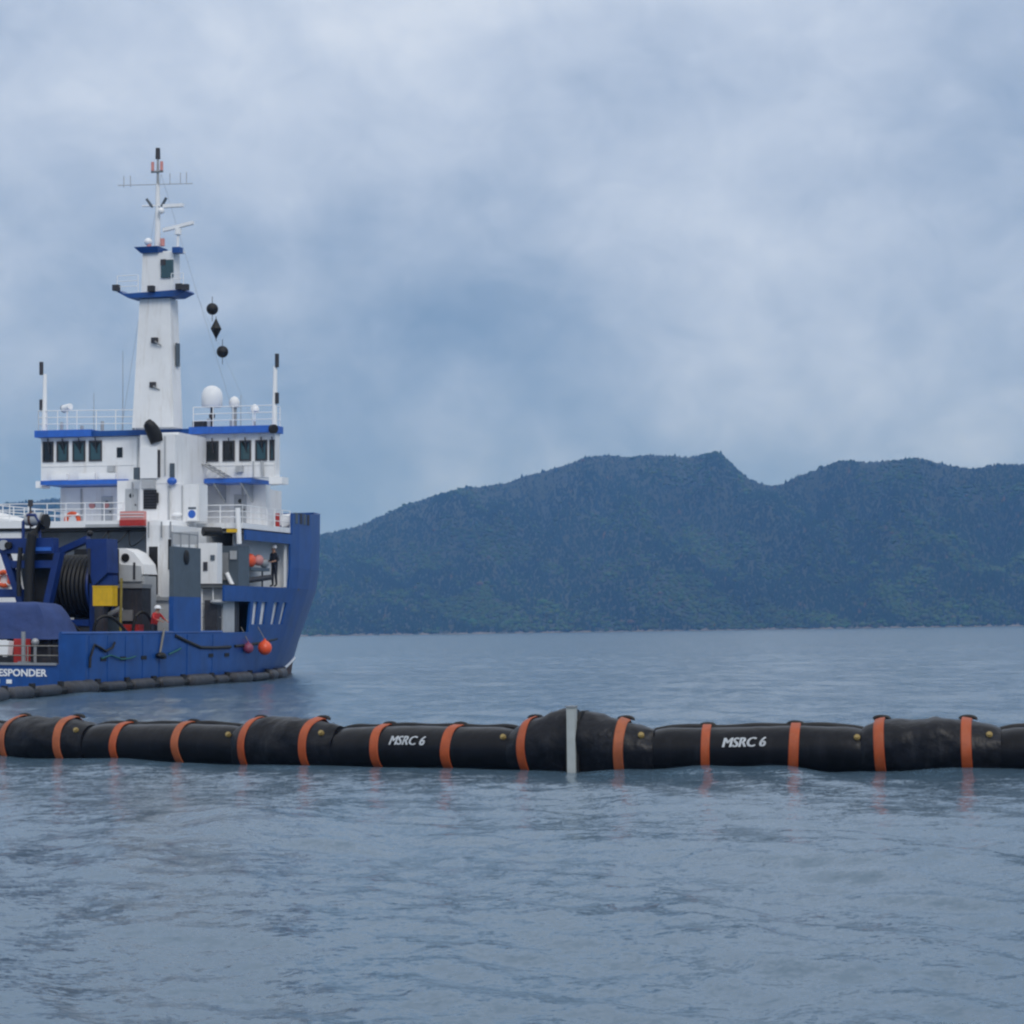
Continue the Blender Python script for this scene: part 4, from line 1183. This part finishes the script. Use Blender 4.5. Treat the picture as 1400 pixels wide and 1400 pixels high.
# ------------------------------------------------------------------ people
def person(at, rz, label, top_mat, pose, lean=0.0):
    """standing figure: joints as a skinned skeleton, z up from the deck"""
    t = thing('person', label, 'person', None, at)
    t.matrix_world = t.matrix_world @ Matrix.Rotation(rz, 4, 'Z')
    V, E, Rr = [], [], []
    def j(x, y, z, r):
        V.append((x, y, z)); Rr.append(r); return len(V) - 1
    def e(a, b): E.append((a, b))
    ly = lean
    pel = j(0, 0, 0.95, 0.155); ab = j(0, ly * 0.3, 1.12, 0.15); ch = j(0, ly * 0.75, 1.34, 0.175); nk = j(0, ly * 1.0, 1.52, 0.065); hd_ = j(0, ly * 1.15, 1.60, 0.075); hm_ = j(0, ly * 1.2 + 0.01, 1.70, 0.098); tp_ = j(0, ly * 1.2, 1.78, 0.06)
    nose = j(0, ly * 1.2 + 0.115, 1.665, 0.018)
    for a, b in ((pel, ab), (ab, ch), (ch, nk), (nk, hd_), (hd_, hm_), (hm_, tp_), (hm_, nose)): e(a, b)
    for s in (-1, 1):
        hp_ = j(s * 0.10, 0, 0.90, 0.105); kn = j(s * 0.13, 0.03, 0.50, 0.072); an = j(s * 0.14, 0.0, 0.09, 0.05); to = j(s * 0.16, 0.17, 0.04, 0.04)
        e(pel, hp_); e(hp_, kn); e(kn, an); e(an, to)
        sh = j(s * 0.20, ly * 0.85, 1.43, 0.075)
        el = j(*pose['elbow'](s, ly), 0.052); wr = j(*pose['wrist'](s, ly), 0.036)
        e(ch, sh); e(sh, el); e(el, wr)
        w, d = Vector(V[wr]), (Vector(V[wr]) - Vector(V[el])).normalized()
        pm = w + d * 0.07
        pmi = j(*pm, 0.034); e(wr, pmi)
        side = Vector((s, 0, 0)); dn = Vector((0, 0, -1))
        for k in range(4):
            b0 = pm + side * (0.027 - 0.018 * k) + d * 0.03
            f1 = b0 + d * (0.035 + 0.006 * (1 if k in (1, 2) else 0)) + dn * 0.008
            f2 = f1 + d * 0.022 + dn * 0.026
            a1, a2, a3 = j(*b0, 0.010), j(*f1, 0.009), j(*f2, 0.008)
            e(pmi, a1); e(a1, a2); e(a2, a3)
        t1 = j(*(w + d * 0.03 - side * 0.04), 0.011); t2 = j(*(w + d * 0.075 - side * 0.055 + dn * 0.012), 0.009)
        e(wr, t1); e(t1, t2)
    me = bpy.data.meshes.new('body')
    me.from_pydata(V, E, [])
    o = bpy.data.objects.new('body', me)
    col.objects.link(o)
    md = o.modifiers.new('skin', 'SKIN')
    md.use_smooth_shade = True
    for i, sv in enumerate(me.skin_vertices[0].data):
        sv.radius = (Rr[i], Rr[i])
        sv.use_root = (i == 0)
    ss = o.modifiers.new('sub', 'SUBSURF'); ss.levels = 1; ss.render_levels = 1
    dg = bpy.context.evaluated_depsgraph_get()
    m2 = bpy.data.meshes.new_from_object(o.evaluated_get(dg))
    bpy.data.objects.remove(o)
    m2.name = 'body'
    for mm in (top_mat, 'clothes_dark', 'skin', 'black'):
        m2.materials.append(M[mm])
    hands = [Vector(pose['wrist'](s, ly)) for s in (-1, 1)]
    for p in m2.polygons:
        c = p.center
        if c.z < 0.12: p.material_index = 3
        elif c.z < 0.93 and abs(c.x) < 0.34 and min((c - h).length for h in hands) > 0.2: p.material_index = 1
        elif c.z > 1.50 and abs(c.x) < 0.14: p.material_index = 2
        elif min((c - h).length for h in hands) < 0.02 + 0.13 * (1 if any((c - h).dot((h - Vector(pose['elbow'](s, ly))).normalized()) > 0.01 for s, h in zip((-1, 1), hands)) else 0): p.material_index = 2
        else: p.material_index = 0
        p.use_smooth = True
    b = bpy.data.objects.new('body', m2)
    col.objects.link(b)
    b.parent = t
    hy = ly * 1.2
    hel = MB().lathe((0, hy, 1.70), [(0.16, 0.0), (0.145, 0.015), (0.142, 0.06), (0.125, 0.115), (0.08, 0.15), (0.01, 0.165)], 18).build('helmet', M['helmet'], t, True)
    MB().box(-0.09, 0.09, hy + 0.13, hy + 0.21, 1.695, 1.71).build('peak', M['helmet'], hel)
    for s in (-1, 1):
        MB().ball((s * 0.10, hy, 1.66), 0.028, sx=0.5, n=8).build('ear', M['skin'], t, True)
        MB().ball((s * 0.036, hy + 0.093, 1.685), 0.011, n=8).build('eye', M['black'], t, True)
    MB().box(-0.025, 0.025, hy + 0.088, hy + 0.098, 1.617, 1.625).build('mouth', M['red'], t)
    return t
lean_pose = {'elbow': lambda s, l: (s * 0.36, l * 0.8 + 0.12, 1.20), 'wrist': lambda s, l: (s * 0.24, l * 0.8 + 0.36, 1.10)}
work_pose = {'elbow': lambda s, l: (s * 0.30, l * 0.8 - 0.02, 1.16), 'wrist': lambda s, l: (s * 0.22, l * 0.8 + 0.24, 1.10)}
person((7.0, 10.45, 2.5), R(-100), 'person in a red jacket and white helmet leaning over the bulwark', 'jacket_red', lean_pose, 0.16).scale = (1.3, 1.25, 1.1)
gr = aboard(MB().box(6.4, 7.3, 9.6, 11.5, 1.5, 2.45).build('deck_step', M['dark']))
tag(gr, 'dark step on the main deck under the person in red', 'step')
person((7.28, 26.5, 5.76), R(150), 'person in dark work clothes and white helmet standing in the side bay', 'clothes_dark', work_pose, 0.05).scale = (1.3, 1.3, 1.4)

# ------------------------------------------------------------------ grey float boom lying along the hull
class Path:
    def __init__(self, pts):
        self.c = catmull(pts)
        self.s = np.r_[0, np.cumsum(np.hypot(*np.diff(self.c, axis=0).T))]
        tg = np.gradient(self.c, axis=0)
        self.t = tg / np.linalg.norm(tg, axis=1)[:, None]
    def at(self, s):
        p = np.array([np.interp(s, self.s, self.c[:, k]) for k in (0, 1)])
        t = np.array([np.interp(s, self.s, self.t[:, k]) for k in (0, 1)])
        t /= np.linalg.norm(t)
        return p, t, np.array([t[1], -t[0]])       # n: to the right of travel
cth, sth = math.cos(R(16.5)), math.sin(R(16.5))
def ship_xy(w, t):
    return (-29.1 + w * cth + t * sth, 110.1 - w * sth + t * cth)
hb = Path([ship_xy(*q) for q in ((13.5, -24), (12.3, -18), (10.2, -11), (9.1, -6), (8.35, -1), (8.05, 4), (8.0, 10), (8.0, 15), (7.7, 20), (6.95, 25), (5.85, 30), (4.4, 35), (3.4, 38))])
fl = empty('hull_boom')
tag(fl, 'row of grey boom floats lying along the hull waterline', 'boom')
s_ = 0.4
frng = random.Random(3)
while s_ < hb.s[-1] - 3:
    L_ = frng.uniform(1.8, 4.6)
    rings = []
    for k in range(13):
        u = k / 12
        p, t, n = hb.at(s_ + u * L_)
        r0 = ((0.26 + 0.08 * math.sin(s_ * 2.1)) * min(1, (math.sin(math.pi * min(max(u, 0.0), 1.0)) * 3.2) ** 0.5) + 0.05) * frng.uniform(0.94, 1.04)
        rings.append([(p[0] + n[0] * r0 * math.cos(a), p[1] + n[1] * r0 * math.cos(a), 0.24 + r0 * 1.05 * math.sin(a)) for a in np.linspace(0, 2 * math.pi, 15)[:-1]])
    MB().loft(rings, cap=True).build('float', M['float'], fl, True)
    p, t, n = hb.at(s_ + L_ + 0.25)
    a_ = math.atan2(t[1], t[0])
    jb = MB()
    jb.cyl((p[0] - t[0] * 0.45, p[1] - t[1] * 0.45, 0.24), (p[0] + t[0] * 0.45, p[1] + t[1] * 0.45, 0.24), 0.22, n=8)
    jb.cyl((p[0], p[1], -0.2), (p[0], p[1], 0.66), 0.16, n=8)
    jb.build('joint', M['black'], fl)
    s_ += L_ + 0.5

# ------------------------------------------------------------------ black containment boom in the foreground
wl_pts = [(-18.5, 53.6), (-15, 51.6), (-11.69, 49.9), (-9.08, 48.5), (-5.8, 46.7), (-3.1, 45.2), (-1.45, 44.25), (1.06, 43.1), (3.65, 42.5), (5.26, 42.1),
          (6.94, 41.7), (9.47, 41.1), (13, 40.3), (17, 39.4)]
bp_ = Path([(x + 0.2, y + 0.42) for x, y in wl_pts])
boom = empty('containment_boom', (0, 0, 0))
tag(boom, 'black inflatable containment boom with orange bands floating across the foreground', 'boom')
M['boom'] = material('black_boom_fabric', (0.005, 0.0056, 0.0085), 0.30, spec=0.22, var=0.4, vscale=2.2, grime=(0.025, 0.028, 0.034), gscale=1.4, gamount=0.5, bump=0.012, bscale=5)
M['cover'] = material('black_cover_fabric', (0.006, 0.0068, 0.0105), 0.38, spec=0.24, var=0.5, vscale=3.0, grime=(0.035, 0.038, 0.046), gscale=2.2, gamount=0.6, bump=0.035, bscale=4.5)
M['strap'] = material('orange_strap', (0.36, 0.066, 0.014), 0.55, var=0.18, vscale=4.0, grime=(0.34, 0.12, 0.06), gscale=2.5, gamount=0.6, bump=0.008, bscale=9)
M['strap_faded'] = material('faded_orange_strap', (0.34, 0.088, 0.030), 0.6, var=0.22, vscale=5.0, grime=(0.20, 0.07, 0.05), gscale=2.0, gamount=0.6, bump=0.008, bscale=9)
M['plate'] = material('pale_connector_plate', (0.40, 0.43, 0.42), 0.5, var=0.08, vscale=4.0, grime=(0.30, 0.32, 0.30), gscale=2.0, gamount=0.5)
M['print'] = material('worn_white_print', (0.48, 0.51, 0.54), 0.6, var=0.25, vscale=12.0)
M['brass'] = material('brass_valve', (0.30, 0.22, 0.08), 0.5, metal=0.3, var=0.1)

PERIOD = 6.72
COVERS = [(-2.9, -1.2), (3.86, 5.41), (10.45, 12.05), (17.17, 19.1), (24.11, 25.74), (30.5, 32.2)]
def bob(s):                                     # the tube rides the swell a little
    return 0.018 * math.sin(s * 0.9 + 0.4) + 0.008 * math.sin(s * 2.3)
def radii(s, cover=False):
    """half width and half height of the section; centre height"""
    rw, rh, cz = 0.475, 0.475, 0.305
    if not cover:
        # chambers tuck in towards each cover
        for a, b in COVERS:
            d = min(abs(s - (a - 0.18)), abs(s - (b + 0.45)))
            if d < 0.55:
                k = (1 - d / 0.55) ** 2
                rw -= 0.04 * k; rh -= 0.06 * k; cz -= 0.04 * k
    return rw, rh, cz
def cover_radii(s, a, b, joint):
    lead, tail = a - 0.35, b + 0.62
    if s < a: k = max(0.0, (s - lead) / (a - lead)) ** 0.8 * 0.75
    elif s > b: k = max(0.0, (tail - s) / (tail - b)) ** 0.85 * 0.75
    else: k = 0.75 + 0.25 * math.sin(math.pi * (s - a) / (b - a))
    rw, rh, cz = 0.47, 0.47, 0.305
    if joint:
        c = (a + b) / 2
        q = max(0.0, 1 - abs(s - c) / 1.15)
        return rw + 0.13 * k - 0.10 * q, rh + 0.10 * k + 0.14 * q, cz + 0.08 * k + 0.08 * q
    return rw + 0.13 * k, rh + 0.11 * k, cz + 0.08 * k
NPH = 30
def section(s, rw, rh, cz, wr=0.0, seed=0.0):
    p, t, n = bp_.at(s)
    ring = []
    for k in range(NPH):
        a = 2 * math.pi * k / NPH
        d = 0.0
        if wr:
            d = wr * (mnoise.noise(Vector((s * 1.8 + seed, math.cos(a) * 1.6, math.sin(a) * 1.6))) + 0.7 * mnoise.noise(Vector((s * 4.5 + math.sin(a) * 2.2 + seed, math.cos(a) * 2.0, math.sin(a) * 2.6))))
        x = (rw + d) * math.cos(a)
        z = cz + (rh + d) * math.sin(a) + bob(s)
        ring.append((p[0] + n[0] * x, p[1] + n[1] * x, z))
    return ring
def surf(s, ang, off=0.0, cover=None):
    rw, rh, cz = radii(s) if cover is None else cover_radii(s, *cover)
    p, t, n = bp_.at(s)
    x = (rw + off) * math.cos(ang)
    return Vector((p[0] + n[0] * x, p[1] + n[1] * x, cz + (rh + off) * math.sin(ang) + bob(s)))
# chambers between covers
S_END = bp_.s[-1] - 0.2
for i in range(len(COVERS) - 1):
    a, b = COVERS[i][1] + 0.30, COVERS[i + 1][0] - 0.12
    a, b = max(a, 0.05), min(b, S_END)
    if b - a < 0.5:
        continue
    ss = np.linspace(a, b, 46)
    ch = MB().loft([section(s, *radii(s), wr=0.010, seed=i) for s in ss], cap=True).build('air_chamber', M['boom'], boom, True)
    # dark tension line along the crown of the chamber
    mb = MB().tube([surf(s, R(112), 0.035) + Vector((0, 0, 0.012 * math.sin(s * 5))) for s in np.linspace(a + 0.25, b - 0.2, 30)], 0.055, 7)
    mb.build('tension_line', M['black'], ch, True)
    if i in (2, 3):
        s0, s1 = ((14.16, 15.03), (21.10, 21.97))[i - 2]
        v_, f_ = text_points('MSRC 6', 0.2, shear=0.22, bold=0.0, extrude=0.0)
        xs = [p[0] for p in v_]
        kx = (s1 - s0) / (max(xs) - min(xs))
        lmb = MB()
        for sh, off_ in ((0.0, 0.030), (0.012, 0.033), (0.024, 0.036)):      # three passes of paint make the bold strokes
            lmb.add([surf(s0 + (p[0] - min(xs)) * kx * 0.96 + sh, 0.22 + p[1] * 1.3 / 0.475, off_) for p in v_], f_)
        lt = lmb.build('lettering', M['print'], ch)
        lt['label'] = 'white slanted lettering on the black tube'
# covers
for i, (a, b) in enumerate(COVERS):
    lo, hi = a - 0.35, b + 0.62
    if lo < 0.05 or hi > S_END:
        if hi < 0.3 or lo > S_END - 0.3:
            continue
        lo, hi = max(lo, 0.05), min(hi, S_END)
    joint = (i == 3)
    parts = [(lo, hi)]
    if joint:
        parts = [(lo, 18.13), (18.25, hi)]
    for lo_, hi_ in parts:
        ss = np.linspace(lo_, hi_, 40)
        MB().loft([section(s, *cover_radii(s, a, b, joint), wr=0.06 * min(1.0, max(0.12, min(abs(s - a), abs(s - b)) / 0.3 - 0.35)), seed=i * 7.3) for s in ss], cap=True).build('joint_cover', M['cover'], boom, True)
# orange straps, each with the dark lashing loop on the crown
srng = random.Random(9)
def strap(s, cover=None, w=0.21):
    w *= srng.uniform(0.86, 1.08)
    tilt, tph = srng.uniform(0.0, 0.045), srng.uniform(0, 6.28)
    mb = MB()
    rings = []
    n = 40
    for ds in (-w / 2, -w / 2 + 0.015, 0, w / 2 - 0.015, w / 2):
        ring = []
        for k in range(n):
            a = 2 * math.pi * k / n
            off = 0.030 if abs(ds) < w / 2 - 0.001 else 0.012
            bump = 0.035 * math.exp(-((a - R(104)) / 0.20) ** 2)
            ring.append(surf(s + ds + tilt * math.sin(a + tph), a, off + bump + 0.006 * math.sin(5 * a + s * 3), cover))
        rings.append(ring)
    st = mb.loft(rings).build('strap', M[srng.choice(('strap', 'strap', 'strap_faded'))], boom, True)
    lp = MB()
    c = surf(s, R(112), 0.05, cover)
    p, t, nn = bp_.at(s)
    pts = [c + Vector((t[0] * 0.15 * math.cos(q), t[1] * 0.15 * math.cos(q), 0.05 * math.sin(q))) for q in np.linspace(-0.3, math.pi + 0.3, 9)]
    lp.tube(pts, 0.042, 6).build('lashing_loop', M['black'], st, True)
for s, c in ((0.6, None), (2.2, None), (3.86, 1), (5.41, 1), (6.94, None), (8.67, None), (10.45, 2), (12.05, 2), (13.75, None), (15.47, None), (17.17, 3), (19.10, 3),
             (20.73, None), (22.45, None), (24.11, 4), (25.74, 4), (27.4, None), (29.1, None)):
    if s > S_END - 0.2:
        continue
    strap(s, None if c is None else (COVERS[c][0], COVERS[c][1], c == 3))
# valves
for s in (5.85, 10.0, 12.42, 16.72, 19.5, 23.68, 26.15):
    if s > S_END:
        continue
    cv = None
    for k, (a, b) in enumerate(COVERS):
        if a - 0.3 < s < b + 0.55:
            cv = (a, b, k == 3)
    p0, p1 = surf(s, R(40), -0.02, cv), surf(s, R(40), 0.06, cv)
    vb = MB().cyl(p0, p1, 0.045, n=12).cyl(p0, surf(s, R(40), 0.03, cv), 0.062, n=12)
    vb.build('valve', M['brass'], boom)
# connector plate between the two boom sections
p, t, n = bp_.at(18.19)
cp = MB()
prof = [(0.40, -0.5), (0.56, -0.5), (0.56, 1.20), (0.40, 1.20)]
for ds in (-0.11, 0.11):
    pass
vv = [(p[0] + t[0] * ds + n[0] * x, p[1] + t[1] * ds + n[1] * x, z) for ds in (-0.085, 0.085) for x, z in prof]
k = len(prof)
cp.add(vv, [tuple(range(k)), tuple(range(2 * k - 1, k - 1, -1))] + [(i, (i + 1) % k, (i + 1) % k + k, i + k) for i in range(k)])
cpo = cp.build('connector_plate', M['plate'], boom)
for ds in (-0.105, 0.105):
    vv = [(p[0] + t[0] * (ds + e) + n[0] * x, p[1] + t[1] * (ds + e) + n[1] * x, z) for e in (-0.03, 0.03) for x, z in [(-0.25, -0.5), (0.50, -0.5), (0.50, 0.6), (0.42, 0.93), (0.25, 1.12), (-0.25, 1.12)]]
    MB().add(vv, [tuple(range(6)), tuple(range(11, 5, -1))] + [(i, (i + 1) % 6, (i + 1) % 6 + 6, i + 6) for i in range(6)]).build('clamp_bar', M['black'], cpo)
ec = MB()
vv = [(p[0] + t[0] * ds + n[0] * x, p[1] + t[1] * ds + n[1] * x, z) for ds in (-0.10, 0.10) for x, z in ((0.38, 1.203), (0.58, 1.203), (0.58, 1.235), (0.38, 1.235))]
ec.add(vv, [(0, 1, 2, 3), (7, 6, 5, 4), (0, 4, 5, 1), (1, 5, 6, 2), (2, 6, 7, 3), (3, 7, 4, 0)]).build('end_cap', M['steel'], cpo)
